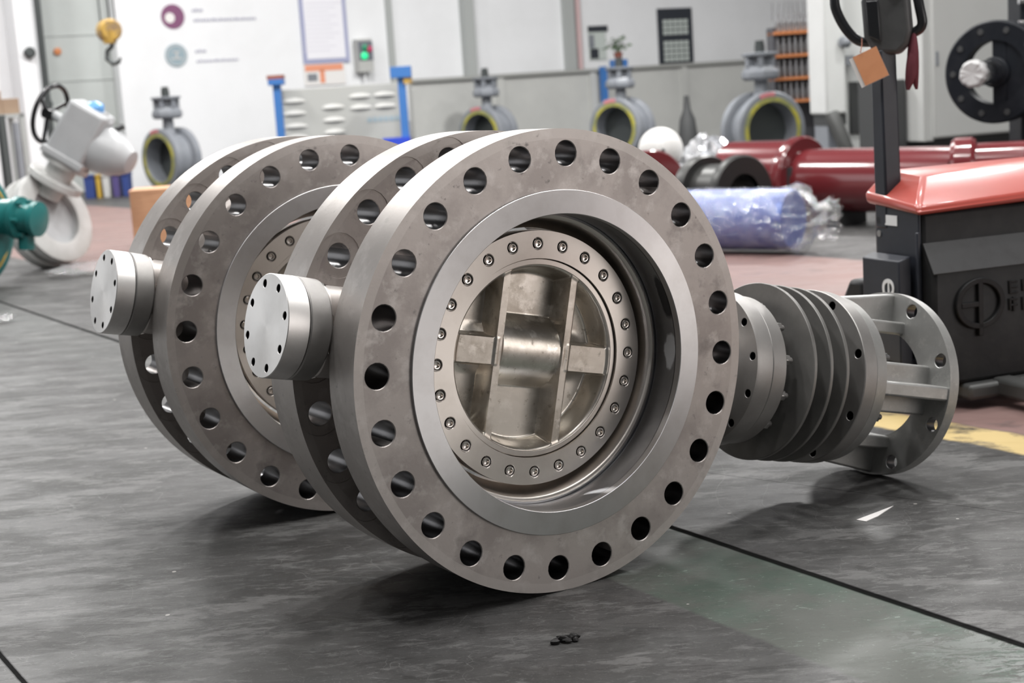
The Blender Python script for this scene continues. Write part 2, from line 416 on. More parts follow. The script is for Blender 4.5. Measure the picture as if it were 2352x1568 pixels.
f.build('door_1', M['grey_door'], matrix=wallmat(0), kind='structure')
f = MB(); f.box(-0.09, 0.09, -0.16, 0, 0, 6.5)
f.build('trim_1', M['grey_trim'], matrix=wallmat(wall_hit(1068, 60)[0]), kind='structure')
f = MB(); f.box(-0.045, 0.045, -0.06, 0, 0, 6.5)
f.build('trim_2', M['grey_trim'], matrix=wallmat(wall_hit(893, 60)[0]), kind='structure')
f = MB(); f.box(-0.10, 0.10, -0.10, 0, 0, 6.5)
f.build('trim_3', M['grey_trim'], matrix=wallmat(wall_hit(1302, 60)[0]), kind='structure')
f = MB(); f.tube([(0, -0.05, 0), (0, -0.05, 6.5)], 0.045, 16)
f.build('trim_4', M['pink_trim'], matrix=wallmat(wall_hit(1325, 60)[0]), kind='structure')
# white pier between the doorway and the racks at the left
f = MB(); f.box(wall_hit(62, 300, 0.5)[0], wall_hit(104, 300, 0.5)[0], -0.5, 0.0, 0, 6.5)
f.build('wall_left', M['white_wall'], matrix=wallmat(0), kind='structure', bevel=0.01)


# ------------------------------------------------------------------ the two butterfly valves
S = 0.4575           # flange radius = height of the pipe axis above the floor
TILT = R_(12.87)     # the stem slopes down until the yoke flange rests on the floor
EY, EZ = 0.19, 0.010 # stem line inside the body (depth behind front face, offset)

def loop_ax(lp, axis): return lp[0][1] if axis == 'Y' else lp[0][0]
def sector_plate(mb, faces, Rb, n_holes, hr, Ro, Ri, ang0, axis, cy=0.0, cz=0.0, spot=None):
    """plate with a ring of through holes. faces: two axial positions (front, back).
    spot: {0 or 1: (radius, depth)} shallow spot faces on that side"""
    T_ = PI / n_holes
    kt = max(4, int(288 / n_holes)); kr = 6
    bnd = []
    ro, ri = Ro - Rb, Ri - Rb
    for i in range(kr): bnd.append((T_, ri + (ro - ri) * i / kr))
    for i in range(kt): bnd.append((T_ - 2 * T_ * i / kt, ro))
    for i in range(kr): bnd.append((-T_, ro + (ri - ro) * i / kr))
    for i in range(kt): bnd.append((-T_ + 2 * T_ * i / kt, ri))
    nb = len(bnd)
    def P(ax, th, rho):
        a, bq = rho * math.cos(th), rho * math.sin(th)
        return (a, ax, bq) if axis == 'Y' else (ax, cy + a, cz + bq)
    for k in range(n_holes):
        th0 = ang0 + 2 * PI * k / n_holes
        loops = []
        def circle(rad, ax):
            out = []
            for (t, r) in bnd:
                al = math.atan2(r, t * Rb)
                dx, dy = rad * math.cos(al), rad * math.sin(al)   # tangential, radial
                x = Rb + dy
                out.append(P(ax, th0 + math.atan2(dx, x), math.hypot(x, dx)))
            return out
        def edge(ax): return [P(ax, th0 + t, Rb + r) for (t, r) in bnd]
        sgn = 1 if faces[1] > faces[0] else -1
        seq = []
        ch = min(0.0015, hr * 0.1)
        for side in (0, 1):
            d = sgn if side == 0 else -sgn
            ax = faces[side]
            lst = [edge(ax)]
            if spot and side in spot:
                sr, sd = spot[side]
                lst += [circle(sr, ax), circle(sr - 0.0005, ax + d * sd), circle(hr + ch, ax + d * sd), circle(hr, ax + d * (sd + ch))]
            else:
                lst += [circle(hr + ch, ax), circle(hr, ax + d * ch)]
            seq += lst if side == 0 else lst[::-1]
        vs = [p for lp in seq for p in lp]
        fs = []
        for i in range(len(seq) - 1):
            for q in range(nb):
                w = (q + 1) % nb
                fs.append((i * nb + q, i * nb + w, (i + 1) * nb + w, (i + 1) * nb + q))
        mb.add(vs, fs)
        hole = len(seq) // 2 if not spot else next(i for i in range(len(seq) - 1) if abs(loop_ax(seq[i], axis) - loop_ax(seq[i + 1], axis)) > 0.006)
        hole = hole if spot else next(i for i in range(len(seq) - 1) if abs(loop_ax(seq[i], axis) - loop_ax(seq[i + 1], axis)) > 0.006)
        for q in range(nb):
            w = (q + 1) % nb
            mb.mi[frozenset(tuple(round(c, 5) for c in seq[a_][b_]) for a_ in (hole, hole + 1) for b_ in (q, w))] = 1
    # outer wall with rounded corners, and inner wall
    x0, x1 = faces
    sg = 1 if x1 > x0 else -1
    c = 0.0025
    mm = None if axis == 'Y' else T((0, cy, cz))
    n = n_holes * kt
    # lathe angle convention: axis Y -> (z=cos? ) keep radius only, the ring is fine-grained
    mb.lathe([(x0, Ro), (x0 - 0 * sg, Ro), (x1, Ro)], n, mm, axis)
    mb.lathe([(x0, Ri), (x1, Ri)], n, mm, axis)

def disc_height(s_, w_):
    def ss(a, b, x):
        t = min(1, max(0, (x - a) / (b - a))); return t * t * (3 - 2 * t)
    def smax(a, b, k=0.007):
        h = max(k - abs(a - b), 0) / k
        return max(a, b) + h * h * k * 0.25
    D = 0.058
    r = math.hypot(s_, w_)
    h = -D + 0.004 * math.sin(9 * s_ + 3) * math.cos(11 * w_)
    wl = abs(w_ - 0.007)
    inside = ss(-0.090, -0.084, s_) * (1 - ss(0.074, 0.080, s_))
    q = 0.074 ** 2 - (w_ - 0.010) ** 2
    barrel = -0.0775 + (math.sqrt(q) if q > 0 else 0) if q > 0 else -0.08
    barrel = -0.08 + (barrel + 0.08) * inside
    h = smax(h, barrel, 0.022)
    q2 = 0.056 ** 2 - (w_ - 0.008) ** 2
    taper = 1 - 0.45 * ss(0.09, 0.18, abs(s_))
    outer = (-0.085 + (math.sqrt(q2) if q2 > 0 else 0) * taper) if q2 > 0 else -0.09
    h = smax(h, outer, 0.02)
    band = -D * ss(0.027, 0.034, wl) - 0.003
    if inside < 0.5: h = smax(h, band, 0.006)
    h = smax(h, -D + D * ss(0.168, 0.188, r), 0.012)
    for c in (0.0765, -0.0868):
        h = smax(h, -D * ss(0.0088, 0.0150, abs(s_ - c)), 0.008)
    return min(h, 0.001)

def make_valve(label):
    root = thing('butterfly_valve', label, 'valve', group='bare steel butterfly valves lying on the floor')
    LOC = (0, 0, S); ROT = (0, TILT, 0)
    def part(mb, name, mt, parent=None, **k):
        if parent is None: return mb.build(name, M[mt], root, LOC, ROT, **k)
        return mb.build(name, M[mt], parent, **k)
    # body: two drilled flanges joined by a barrel
    b = MB()
    hr, Rb = 0.0245, 0.4099
    sector_plate(b, (0.0, 0.098), Rb, 24, hr, S, 0.338, R_(7.5), 'Y', spot={1: (0.0455, 0.0022)})
    sector_plate(b, (0.262, 0.365), Rb, 24, hr, S, 0.338, R_(7.5), 'Y', spot={0: (0.0455, 0.0022)})
    b.lathe([(0.096, 0.362), (0.104, 0.352), (0.118, 0.346), (0.242, 0.346), (0.256, 0.352), (0.264, 0.362)], 192, axis='Y')
    part(b, 'body', 'steel', smooth=30)
    # raised, turned sealing faces
    b = MB(); b.lathe([(0.002, 0.3405), (-0.0055, 0.3405), (-0.0065, 0.3395), (-0.0065, 0.2946), (-0.0055, 0.2936), (0.012, 0.2936), (0.012, 0.31)], 256, axis='Y')
    part(b, 'raised_face', 'turned', label='bright turned sealing ring on the front flange')
    b = MB(); b.lathe([(0.363, 0.3405), (0.3715, 0.3405), (0.3715, 0.2936), (0.353, 0.2936)], 192, axis='Y')
    part(b, 'raised_face', 'turned')
    # bore
    b = MB(); b.lathe([(0.010, 0.2936), (0.0745, 0.2936), (0.0745, 0.2965), (0.0775, 0.2965), (0.0775, 0.2895), (0.0835, 0.2895), (0.0835, 0.33), (0.20, 0.33)], 256, axis='Y')
    part(b, 'bore', 'bore', label='grey bored inner wall')
    b = MB(); b.lathe([(0.0830, 0.291), (0.0850, 0.2845), (0.0877, 0.2819), (0.100, 0.277), (0.128, 0.2625), (0.150, 0.2615), (0.20, 0.285), (0.30, 0.2936), (0.355, 0.2936)], 256, axis='Y')
    part(b, 'seat_ring', 'stain')
    # disc
    b = MB()
    st = 0.0022; rr = 0.1915; n = int(rr / st) + 1
    idx = {}; vs = []; fs = []
    for i in range(-n, n + 1):
        for j in range(-n, n + 1):
            x, z = i * st, j * st
            if math.hypot(x, z) <= rr:
                idx[(i, j)] = len(vs); vs.append((x, 0.100 - disc_height(x, z), z))
    for (i, j), q in idx.items():
        k = [(i, j), (i + 1, j), (i + 1, j + 1), (i, j + 1)]
        if all(c in idx for c in k): fs.append(tuple(idx[c] for c in k))
    b.add(vs, fs)
    disc = part(b, 'disc', 'cast', smooth=60, label='ribbed cast stainless closing disc')
    b = MB(); b.lathe([(0.1015, 0.1882), (0.0985, 0.1892), (0.0975, 0.1902), (0.0975, 0.1995), (0.0985, 0.2005), (0.118, 0.2005), (0.118, 0.258), (0.152, 0.255), (0.165, 0.24), (0.165, 0.0)], 192, axis='Y')
    part(b, 'disc_rim', 'stain', disc)
    b = MB(); sector_plate(b, (0.0915, 0.106), 0.2313, 24, 0.0120, 0.2575, 0.2020, R_(7.5 - 0.0), 'Y')
    ring = part(b, 'retainer_ring', 'stain', label='turned ring clamped by socket screws')
    b = MB()
    prof = [(0.1055, 0.0120), (0.1005, 0.0120), (0.1005, 0.0099), (0.0930, 0.0099), (0.0910, 0.0088), (0.0903, 0.0074), (0.0905, 0.0058), (0.0920, 0.0052), (0.0965, 0.0049), (0.0975, 0.0)]
    b.lathe(prof, 24, axis='Y')
    a = R_(7.5)
    scr = part(b, 'cap_screw', 'screw', ring)
    scr.location = (0.2313 * math.cos(a), 0, 0.2313 * math.sin(a))
    for k in range(1, 24):
        c = scr.copy(); COL.objects.link(c); c.parent = ring
        a = R_(7.5 + 15 * k); c.location = (0.2313 * math.cos(a), 0, 0.2313 * math.sin(a))
    # necks carrying the shaft, between the flanges
    OFF = T((0, EY, EZ))
    def neck(x0, x1, hy, hz, name):
        b = MB()
        pts = []
        for (cy, cz, a0) in ((1, 1, 0), (-1, 1, 90), (-1, -1, 180), (1, -1, 270)):
            for q in range(7):
                a = R_(a0 + 15 * q); rc = 0.050
                pts.append(((hy - rc) * cy + rc * math.cos(a), (hz - rc) * cz + rc * math.sin(a)))
        b.prism(pts, x0, x1, OFF, 'X')
        return part(b, name, 'steel', bevel=0.004)
    neck(-0.462, -0.335, 0.0812, 0.087, 'shaft_neck')
    b = MB(); b.tube([(-0.454 + 0.003 * math.sin(5 * q), EY + 0.081 * math.cos(q * PI / 24) * (1 + 0.04 * math.sin(q * PI / 12) ** 2), EZ + 0.087 * math.sin(q * PI / 24) * (1 + 0.04 * math.sin(q * PI / 12) ** 2)) for q in range(48)], 0.006, 8, closed=True)
    part(b, 'weld_bead', 'screw')
    b = MB(); b.lathe([(-0.458, 0.0), (-0.458, 0.093), (-0.462, 0.097), (-0.501, 0.0985), (-0.5035, 0.096), (-0.5035, 0.0)], 96, OFF)
    part(b, 'neck_flange', 'plate')
    b = MB()
    sector_plate(b, (-0.550, -0.535), 0.0815, 8, 0.0078, 0.0972, 0.060, R_(27), 'X', EY, EZ)
    b.lathe([(-0.550, 0.0), (-0.550, 0.0601)], 96, OFF)
    b.lathe([(-0.550, 0.0970), (-0.5485, 0.0985), (-0.507, 0.0985), (-0.505, 0.0965), (-0.505, 0.0)], 96, OFF)
    b.lathe([(-0.536, 0.0), (-0.536, 0.0972)], 96, OFF)
    cv = part(b, 'bottom_cover', 'cover', label='round end cover drilled with eight small holes')
    # actuator side
    neck(0.335, 0.535, 0.078, 0.084, 'shaft_neck')
    b = MB()
    sector_plate(b, (0.528, 0.560), 0.158, 12, 0.0090, 0.174, 0.05, R_(15), 'X', EY, EZ)
    b.lathe([(0.528, 0.06), (0.500, 0.086), (0.470, 0.092)], 64, OFF)
    b.lathe([(0.528, 0.1738), (0.534, 0.1755), (0.572, 0.1755), (0.575, 0.172), (0.575, 0.06)], 128, OFF)
    part(b, 'bonnet_flange', 'plate')
    b = MB(); b.lathe([(0.577, 0.06), (0.577, 0.168), (0.580, 0.1705), (0.618, 0.1690), (0.622, 0.166), (0.622, 0.05)], 128, OFF)
    part(b, 'gland_flange', 'plate')
    b = MB(); b.lathe([(0.6, 0.085), (0.86, 0.085)], 64, OFF)
    part(b, 'gland_core', 'core')
    def hexbolt(x0, x1, rad, r, name='hex_bolt', ang=0, mt='bolt'):
        b = MB()
        y, z = rad * math.cos(ang) + EY, rad * math.sin(ang) + EZ
        pts = [(y + r * math.cos(PI / 3 * q), z + r * math.sin(PI / 3 * q)) for q in range(6)]
        b.prism(pts, x0, x1, None, 'X')
        b.lathe([(x1, r * 0.55), (x1 + 0.010, r * 0.55), (x1 + 0.012, r * 0.4), (x1 + 0.012, 0)], 16, T((0, y, z)))
        return part(b, name, mt, bevel=0.0015)
    for k in range(12): hexbolt(0.621, 0.637, 0.153, 0.0125, 'hex_nut', R_(15 + 30 * k))
    for i, x in enumerate((0.668, 0.718, 0.768)):
        b = MB(); b.lathe([(x, 0.08), (x, 0.2035), (x + 0.0012, 0.2050), (x + 0.0085, 0.2050), (x + 0.0095, 0.2035), (x + 0.0095, 0.08)], 160, OFF)
        part(b, 'cooling_fin', 'fin')
    b = MB()
    sector_plate(b, (0.828, 0.850), 0.186, 8, 0.0105, 0.2035, 0.08, R_(22.5), 'X', EY, EZ)
    b.lathe([(0.828, 0.2033), (0.830, 0.2050), (0.866, 0.2050), (0.868, 0.2030), (0.868, 0.05)], 160, OFF)
    part(b, 'end_plate', 'plate')
    b = MB(); b.lathe([(0.869, 0.05), (0.869, 0.199), (0.871, 0.2015), (0.905, 0.1985), (0.908, 0.196), (0.908, 0.09), (0.86, 0.09)], 160, OFF)
    part(b, 'yoke_plate', 'yoke')
    for k in range(8): hexbolt(0.906, 0.922, 0.180, 0.0125, 'hex_nut', R_(22.5 + 45 * k), 'core')
    b = MB(); b.lathe([(0.80, 0.026), (1.02, 0.026), (1.024, 0.022), (1.024, 0)], 32, OFF)
    part(b, 'stem', 'bolt')
    # yoke: four stepped legs and the actuator flange
    b = MB()
    sector_plate(b, (1.090, 1.120), 0.199, 8, 0.0165, 0.2245, 0.131, R_(22.5), 'X', EY, EZ)
    fl = part(b, 'actuator_flange', 'yoke', label='grey drilled ring flange resting on the floor')
    for k in range(4):
        th = PI / 2 * k
        b = MB()
        # local frame: radial q, tangential t
        def bar(q0, q1, t0, t1, dq, mbb=b, th=th):
            c, s_ = math.cos(th), math.sin(th)
            def pt(x, q, t): return (x, EY + q * c - t * s_, EZ + q * s_ + t * c)
            x0, x1 = 0.900, 1.096
            mbb.hexa([pt(x0, q0 - dq, t0), pt(x0, q1 - dq, t0), pt(x0, q1 - dq, t1), pt(x0, q0 - dq, t1),
                      pt(x1, q0, t0), pt(x1, q1, t0), pt(x1, q1, t1), pt(x1, q0, t1)])
        sg = 1 if k in (0, 2) else 1
        bar(0.132, 0.221, -0.0165, 0.0165, 0.026)
        bar(0.124, 0.155, -0.059, 0.059, 0.002)
        part(b, 'yoke_leg', 'yoke', bevel=0.005)
    return root

V1 = make_valve('nearest big steel butterfly valve, its brown-grey drilled flange facing forward')
V1.location = (0.09550, 2.93429, 0); V1.rotation_euler = (0, 0, R_(32.416))
V2 = copy_tree(V1)
V2['label'] = 'rear big steel butterfly valve standing partly hidden behind the nearest one'
V2.location = (-0.39285, 3.65417, 0); V2.rotation_euler = (0, 0, R_(31.194))
for ch in V2.children: ch.rotation_euler = (0, R_(13.1), 0)

# ------------------------------------------------------------------ materials of the surroundings
def P_(name, *a, **k): M[name] = mat(name, *a, **k)
P_('red_paint', (0.155, 0.022, 0.026), 0.2, coat=0.6, spec=0.6)
P_('red_hood', (0.42, 0.072, 0.055), 0.3, coat=0.4)
P_('truck_black', (0.011, 0.011, 0.012), 0.5, spec=0.25, var=(14, (0.020, 0.020, 0.020), 0.4, 0.75), bump=(70, 0.25))
P_('truck_strip', (0.055, 0.056, 0.058), 0.5, var=(20, (0.045, 0.045, 0.047), 0.45, 0.7))
P_('truck_navy', (0.018, 0.021, 0.030), 0.42, var=(9, (0.026, 0.03, 0.04), 0.45, 0.75))
P_('handle_grey', (0.075, 0.077, 0.078), 0.45, var=(16, (0.055, 0.056, 0.058), 0.4, 0.7))
P_('black_tube', (0.014, 0.015, 0.017), 0.3)
P_('rail_grey', (0.10, 0.102, 0.10), 0.45, 0.4)
P_('white_print', (0.8, 0.8, 0.8), 0.5)
P_('orange_card', (0.80, 0.36, 0.18), 0.6, var=(14, (0.70, 0.30, 0.14), 0.5, 0.8))
P_('paper', (0.82, 0.80, 0.78), 0.7)
P_('wrap_paper', (0.50, 0.50, 0.50), 0.5)
P_('dark_red_cloth', (0.15, 0.032, 0.045), 0.8, bump=(60, 0.4))
P_('string', (0.30, 0.12, 0.08), 0.8)
P_('valve_grey', (0.25, 0.265, 0.29), 0.38, var=(5, (0.21, 0.225, 0.25), 0.4, 0.7))
P_('yellow_ring', (0.50, 0.45, 0.06), 0.5, var=(5, (0.22, 0.24, 0.12), 0.4, 0.62))
P_('pink_mark', (0.62, 0.22, 0.24), 0.6)
P_('dark_metal', (0.10, 0.11, 0.11), 0.4, 0.6)
P_('shiny_steel', (0.75, 0.75, 0.75), 0.18, 1.0)
P_('wood', (0.62, 0.36, 0.21), 0.6, var=(5, (0.54, 0.30, 0.17), 0.4, 0.7), stretch=(1, 1, 8))
P_('act_grey', (0.47, 0.48, 0.49), 0.34, var=(6, (0.42, 0.43, 0.44), 0.4, 0.7))
P_('act_white', (0.60, 0.60, 0.59), 0.40, var=(7, (0.50, 0.50, 0.48), 0.4, 0.7))
P_('blue_film', (0.16, 0.38, 0.72), 0.25, bump=(14, 0.8))
P_('teal', (0.02, 0.17, 0.165), 0.32, var=(6, (0.015, 0.13, 0.125), 0.4, 0.7))
P_('chrome_black', (0.03, 0.03, 0.032), 0.22, 0.5)
P_('cardboard', (0.33, 0.235, 0.165), 0.8)
P_('blue_paint', (0.05, 0.17, 0.45), 0.4)
P_('bright_blue', (0.03, 0.07, 0.55), 0.4)
P_('bench_grey', (0.42, 0.425, 0.405), 0.45)
P_('louver', (0.50, 0.50, 0.48), 0.45)
P_('poster_frame', (0.36, 0.38, 0.55), 0.5)
P_('poster_sheet', (0.86, 0.855, 0.90), 0.6)
P_('print_grey', (0.42, 0.42, 0.50), 0.7)
P_('print_orange', (0.80, 0.33, 0.20), 0.6)
P_('plum', (0.22, 0.08, 0.17), 0.6)
P_('slate', (0.30, 0.39, 0.44), 0.6)
P_('green_lamp', (0.02, 0.5, 0.2), 0.3, emit=((0.03, 0.75, 0.30), 0.9))
P_('green_glass', (0.03, 0.28, 0.15), 0.15)
P_('red_lamp', (0.45, 0.05, 0.12), 0.3, emit=((0.6, 0.05, 0.16), 0.25))
P_('box_dark', (0.15, 0.16, 0.19), 0.5)
P_('hook_yellow', (0.48, 0.30, 0.06), 0.5, var=(9, (0.25, 0.17, 0.09), 0.45, 0.6))
P_('notice_black', (0.035, 0.04, 0.05), 0.5)
P_('notice_pale', (0.55, 0.60, 0.57), 0.6)
P_('leaf', (0.06, 0.14, 0.045), 0.5, var=(9, (0.11, 0.17, 0.07), 0.4, 0.7))
P_('terracotta', (0.28, 0.09, 0.06), 0.7)
P_('machine_white', (0.70, 0.71, 0.70), 0.4, var=(3, (0.66, 0.67, 0.66), 0.4, 0.7))
P_('cabinet', (0.55, 0.56, 0.545), 0.4, var=(1.2, (0.51, 0.52, 0.505), 0.4, 0.7))
P_('machine_dark', (0.045, 0.047, 0.048), 0.5)
P_('disc_black', (0.009, 0.011, 0.015), 0.45, spec=0.2, var=(9, (0.016, 0.018, 0.022), 0.45, 0.7))
P_('rack_dark', (0.07, 0.07, 0.08), 0.5)
P_('tool_orange', (0.60, 0.22, 0.08), 0.5)
P_('tool_steel', (0.36, 0.36, 0.37), 0.35, 0.7)
P_('ball_white', (0.72, 0.71, 0.69), 0.35)
P_('foil', (0.78, 0.79, 0.82), 0.18, 0.75, bump=(9, 1.0))
P_('roll_blue', (0.10, 0.16, 0.46), 0.35, var=(7, (0.26, 0.34, 0.62), 0.5, 0.66))
P_('scrap_black', (0.015, 0.014, 0.014), 0.6, bump=(60, 0.6))
P_('bin_blue', (0.04, 0.07, 0.24), 0.4)
P_('bin_purple', (0.10, 0.08, 0.22), 0.4)
P_('bin_yellow', (0.55, 0.36, 0.06), 0.4)
P_('dark_flange', (0.065, 0.065, 0.063), 0.4, 0.6)
def film_material():
    m = bpy.data.materials.new('clear_wrap_film'); m.use_nodes = True
    N = m.node_tree.nodes; L = m.node_tree.links; out = N['Material Output']; N.remove(N['Principled BSDF'])
    tr = N.new('ShaderNodeBsdfTransparent'); gl = N.new('ShaderNodeBsdfGlossy'); gl.inputs['Roughness'].default_value = 0.07
    df = N.new('ShaderNodeBsdfDiffuse'); df.inputs['Color'].default_value = (0.9, 0.92, 0.95, 1)
    mx = N.new('ShaderNodeMixShader'); mx2 = N.new('ShaderNodeMixShader'); mx2.inputs[0].default_value = 0.05
    tc = N.new('ShaderNodeTexCoord'); n = N.new('ShaderNodeTexNoise'); n.inputs['Scale'].default_value = 12; n.inputs['Detail'].default_value = 5; n.inputs['Distortion'].default_value = 1.2
    L.new(tc.outputs['Object'], n.inputs['Vector'])
    bp = N.new('ShaderNodeBump'); bp.inputs['Strength'].default_value = 1.0; bp.inputs['Distance'].default_value = 0.06
    L.new(n.outputs['Fac'], bp.inputs['Height']); L.new(bp.outputs['Normal'], gl.inputs['Normal'])
    mx.inputs[0].default_value = 0.20
    L.new(tr.outputs[0], mx.inputs[1]); L.new(gl.outputs[0], mx.inputs[2])
    L.new(mx.outputs[0], mx2.inputs[1]); L.new(df.outputs[0], mx2.inputs[2]); L.new(mx2.outputs[0], out.inputs['Surface'])
    return m
M['film'] = film_material()

# ------------------------------------------------------------------ electric pallet truck
TC = at(2120, 784, 4.30); TC.z = 0
pt = thing('pallet_truck', 'electric pallet truck with red hood and upright steering handle', 'pallet truck', TC, R_(20))
b = MB()
# side panel seen in section (y, z) and run along x
sec = [(0.24, 0.05), (-0.045, 0.075), (-0.050, 0.40), (0.0, 0.485), (0.0, 0.575), (0.24, 0.575)]
b.prism(sec, 0.006, 0.72, None, 'X')
body = b.build('body', M['truck_black'], pt, bevel=0.012)
b = MB(); b.hexa([(0.004, -0.0515, 0.402), (0.722, -0.0515, 0.402), (0.722, -0.003, 0.486), (0.004, -0.003, 0.486), (0.004, -0.0535, 0.404), (0.722, -0.0535, 0.404), (0.722, -0.005, 0.488), (0.004, -0.005, 0.488)])
b.build('sloped_strip', M['truck_strip'], body, label='lighter grey sloping strip')
b = MB()
b.lathe([(-0.052, 0.074), (-0.062, 0.073), (-0.062, 0.058), (-0.052, 0.057)], 48, T((0.158, 0.002, 0.305)) @ Matrix.Diagonal((1.15, 1, 1, 1)), 'Y', close=True)
b.box(0.150, 0.166, -0.060, -0.045, 0.210, 0.372)
b.box(0.092, 0.152, -0.060, -0.045, 0.296, 0.311)
b.build('emblem', M['truck_black'], body, bevel=0.002)
b = MB()
for r_ in range(2):
    for q in range(3):
        x = 0.262 + 0.046 * q; z = 0.338 - 0.052 * r_
        b.box(x, x + 0.007, -0.054, -0.045, z - 0.014, z + 0.020); b.box(x, x + 0.030, -0.054, -0.045, z + 0.014, z + 0.020)
        b.box(x, x + 0.030, -0.054, -0.045, z - 0.002, z + 0.004)
        if (q + r_) % 2: b.box(x + 0.012, x + 0.019, -0.054, -0.045, z - 0.018, z + 0.024)
        else: b.box(x, x + 0.030, -0.054, -0.045, z - 0.018, z - 0.012)
b.build('embossed_lettering', M['truck_black'], body, bevel=0.002)
b = MB(); b.box(-0.004, 0.006, 0.004, 0.215, 0.10, 0.585); b.box(-0.012, 0.0, 0.0, 0.012, 0.10, 0.52)
b.prism([(-0.018, 0.10), (-0.060, 0.13), (-0.060, 0.44), (-0.018, 0.452)], 0.024, 0.208, None, 'Y')
b.box(-0.06, -0.002, 0.03, 0.205, 0.10, 0.15)
fp = b.build('front_plate', M['truck_navy'], pt, bevel=0.004)
b = MB(); b.box(-0.0062, -0.0042, 0.105, 0.165, 0.532, 0.562); b.build('sticker', M['white_print'], fp, label='small white sticker')
b = MB(); b.lathe([(-0.0062, 0.0), (-0.0062, 0.010), (-0.004, 0.010)], 16, T((0, 0.198, 0.505))); b.build('bolt', M['bolt'], fp)
b = MB(); b.box(-0.0064, -0.0044, 0.188, 0.206, 0.535, 0.560); b.build('slot', M['black_tube'], fp)
def font(txt, size, parent, mtx, mt, name='lettering', depth=0.001):
    cu_ = bpy.data.curves.new(name, 'FONT'); cu_.body = txt; cu_.size = size; cu_.extrude = depth
    cu_.align_x = 'CENTER'; cu_.align_y = 'CENTER'
    tmp = bpy.data.objects.new(name, cu_); COL.objects.link(tmp)
    bpy.context.view_layer.update()
    me = bpy.data.meshes.new_from_object(tmp.evaluated_get(bpy.context.evaluated_depsgraph_get()))
    bpy.data.objects.remove(tmp)
    me.materials.clear(); me.materials.append(M[mt])
    o = bpy.data.objects.new(name, me); COL.objects.link(o); o.parent = parent; o.matrix_local = mtx
    return o
# letters run down the plate: text x -> -z, text up -> -y seen from -x
tm = Matrix(((0, 0, -1, -0.0615), (0, -1, 0, 0.066), (-1, 0, 0, 0.330), (0, 0, 0, 1)))
font('ep', 0.125, fp, tm, 'white_print', depth=0.0008)
b = MB()
lo = [(-0.012, -0.010, 0.568), (0.735, -0.010, 0.585), (0.735, 0.255, 0.600), (-0.010, 0.255, 0.592)]
mi = [(-0.018, -0.014, 0.590), (0.740, -0.014, 0.612), (0.740, 0.26, 0.632), (-0.014, 0.26, 0.622)]
hi = [(0.075, 0.085, 0.668), (0.70, 0.10, 0.672), (0.70, 0.245, 0.690), (0.050, 0.240, 0.688)]
vs = lo + mi + hi
fs = [(3, 2, 1, 0), (8, 9, 10, 11)] + [(i + 4 * k, (i + 1) % 4 + 4 * k, (i + 1) % 4 + 4 * k + 4, i + 4 * k + 4) for k in range(2) for i in range(4)]
b.add(vs, fs)
b.build('hood', M['red_hood'], pt, bevel=0.014, bseg=3)
b = MB()
for x in (0.42, 0.52): b.tube([(x, 0.03, 0.640), (x + 0.09, 0.06, 0.654)], 0.006, 8)
b.build('hood_rib', M['red_hood'], pt)
# drive wheel guard left of the front plate
b = MB(); b.prism([(0.255, 0.02), (0.36, 0.02), (0.37, 0.30), (0.33, 0.36), (0.255, 0.36)], -0.03, 0.25, None, 'X')
b.build('wheel_guard', M['truck_black'], pt, bevel=0.015)
b = MB(); b.lathe([(0.05, 0.0), (0.05, 0.085), (0.06, 0.09), (0.13, 0.09), (0.14, 0.085), (0.14, 0)], 32, T((0, 0.13, 0.09)))
b.build('drive_wheel', M['machine_dark'], pt)
b = MB(); b.box(0.20, 0.27, -1.10, -0.04, 0.028, 0.082); b.box(0.10, 0.60, -0.08, 0.0, 0.028, 0.075); b.box(0.55, 0.62, -1.1, -0.04, 0.028, 0.082)
b.build('fork_frame', M['rail_grey'], pt, bevel=0.012)
b = MB()
for x in (0.235, 0.585): b.lathe([(x - 0.03, 0), (x - 0.03, 0.035), (x + 0.03, 0.035), (x + 0.03, 0)], 24, T((0, -1.02, 0.035)))
b.build('load_wheel', M['machine_dark'], pt)
# steering arm
A0 = Vector((0.022, 0.185, 0.52)); A1 = Vector((0.016, 0.185, 1.04))
b = MB()
w0, w1, dpt = 0.030, 0.026, 0.028
b.hexa([A0 + Vector((-dpt, -w0, 0)), A0 + Vector((dpt, -w0, 0)), A0 + Vector((dpt, w0, 0)), A0 + Vector((-dpt, w0, 0)),
        A1 + Vector((-dpt, -w1, 0)), A1 + Vector((dpt, -w1, 0)), A1 + Vector((dpt, w1, 0)), A1 + Vector((-dpt, w1, 0))])
arm = b.build('steering_arm', M['truck_navy'], pt, bevel=0.006)
# handle head, built facing the operator (local: u = across, v = up, w = towards operator)
HM = T((0.036, 0.185, 1.03)) @ RZ(R_(-40))
hd = MB()
sect = [(-0.040, 0.0), (0.030, -0.008), (0.058, 0.02), (0.068, 0.06), (0.062, 0.15), (0.045, 0.21), (-0.045, 0.21), (-0.072, 0.15), (-0.066, 0.05)]
hd.prism(sect, -0.045, 0.045, HM, 'Y')
head = hd.build('handle_head', M['handle_grey'], pt, bevel=0.014, bseg=3)
b = MB(); b.prism([(-0.052, 0.05), (-0.016, 0.03), (-0.022, 0.15), (-0.058, 0.15)], -0.054, -0.045, HM, 'Y'); b.build('button_strip', M['black_tube'], head, bevel=0.004)
b = MB(); b.ball((0.02, -0.045, 0.175), 0.024, 0.018, 0.012, m=HM); b.build('button', M['black_tube'], head)
b = MB(); b.ball((-0.035, -0.03, 0.215), 0.018, 0.018, 0.012, m=HM); b.build('red_button', M['red_hood'], head, label='red round button')
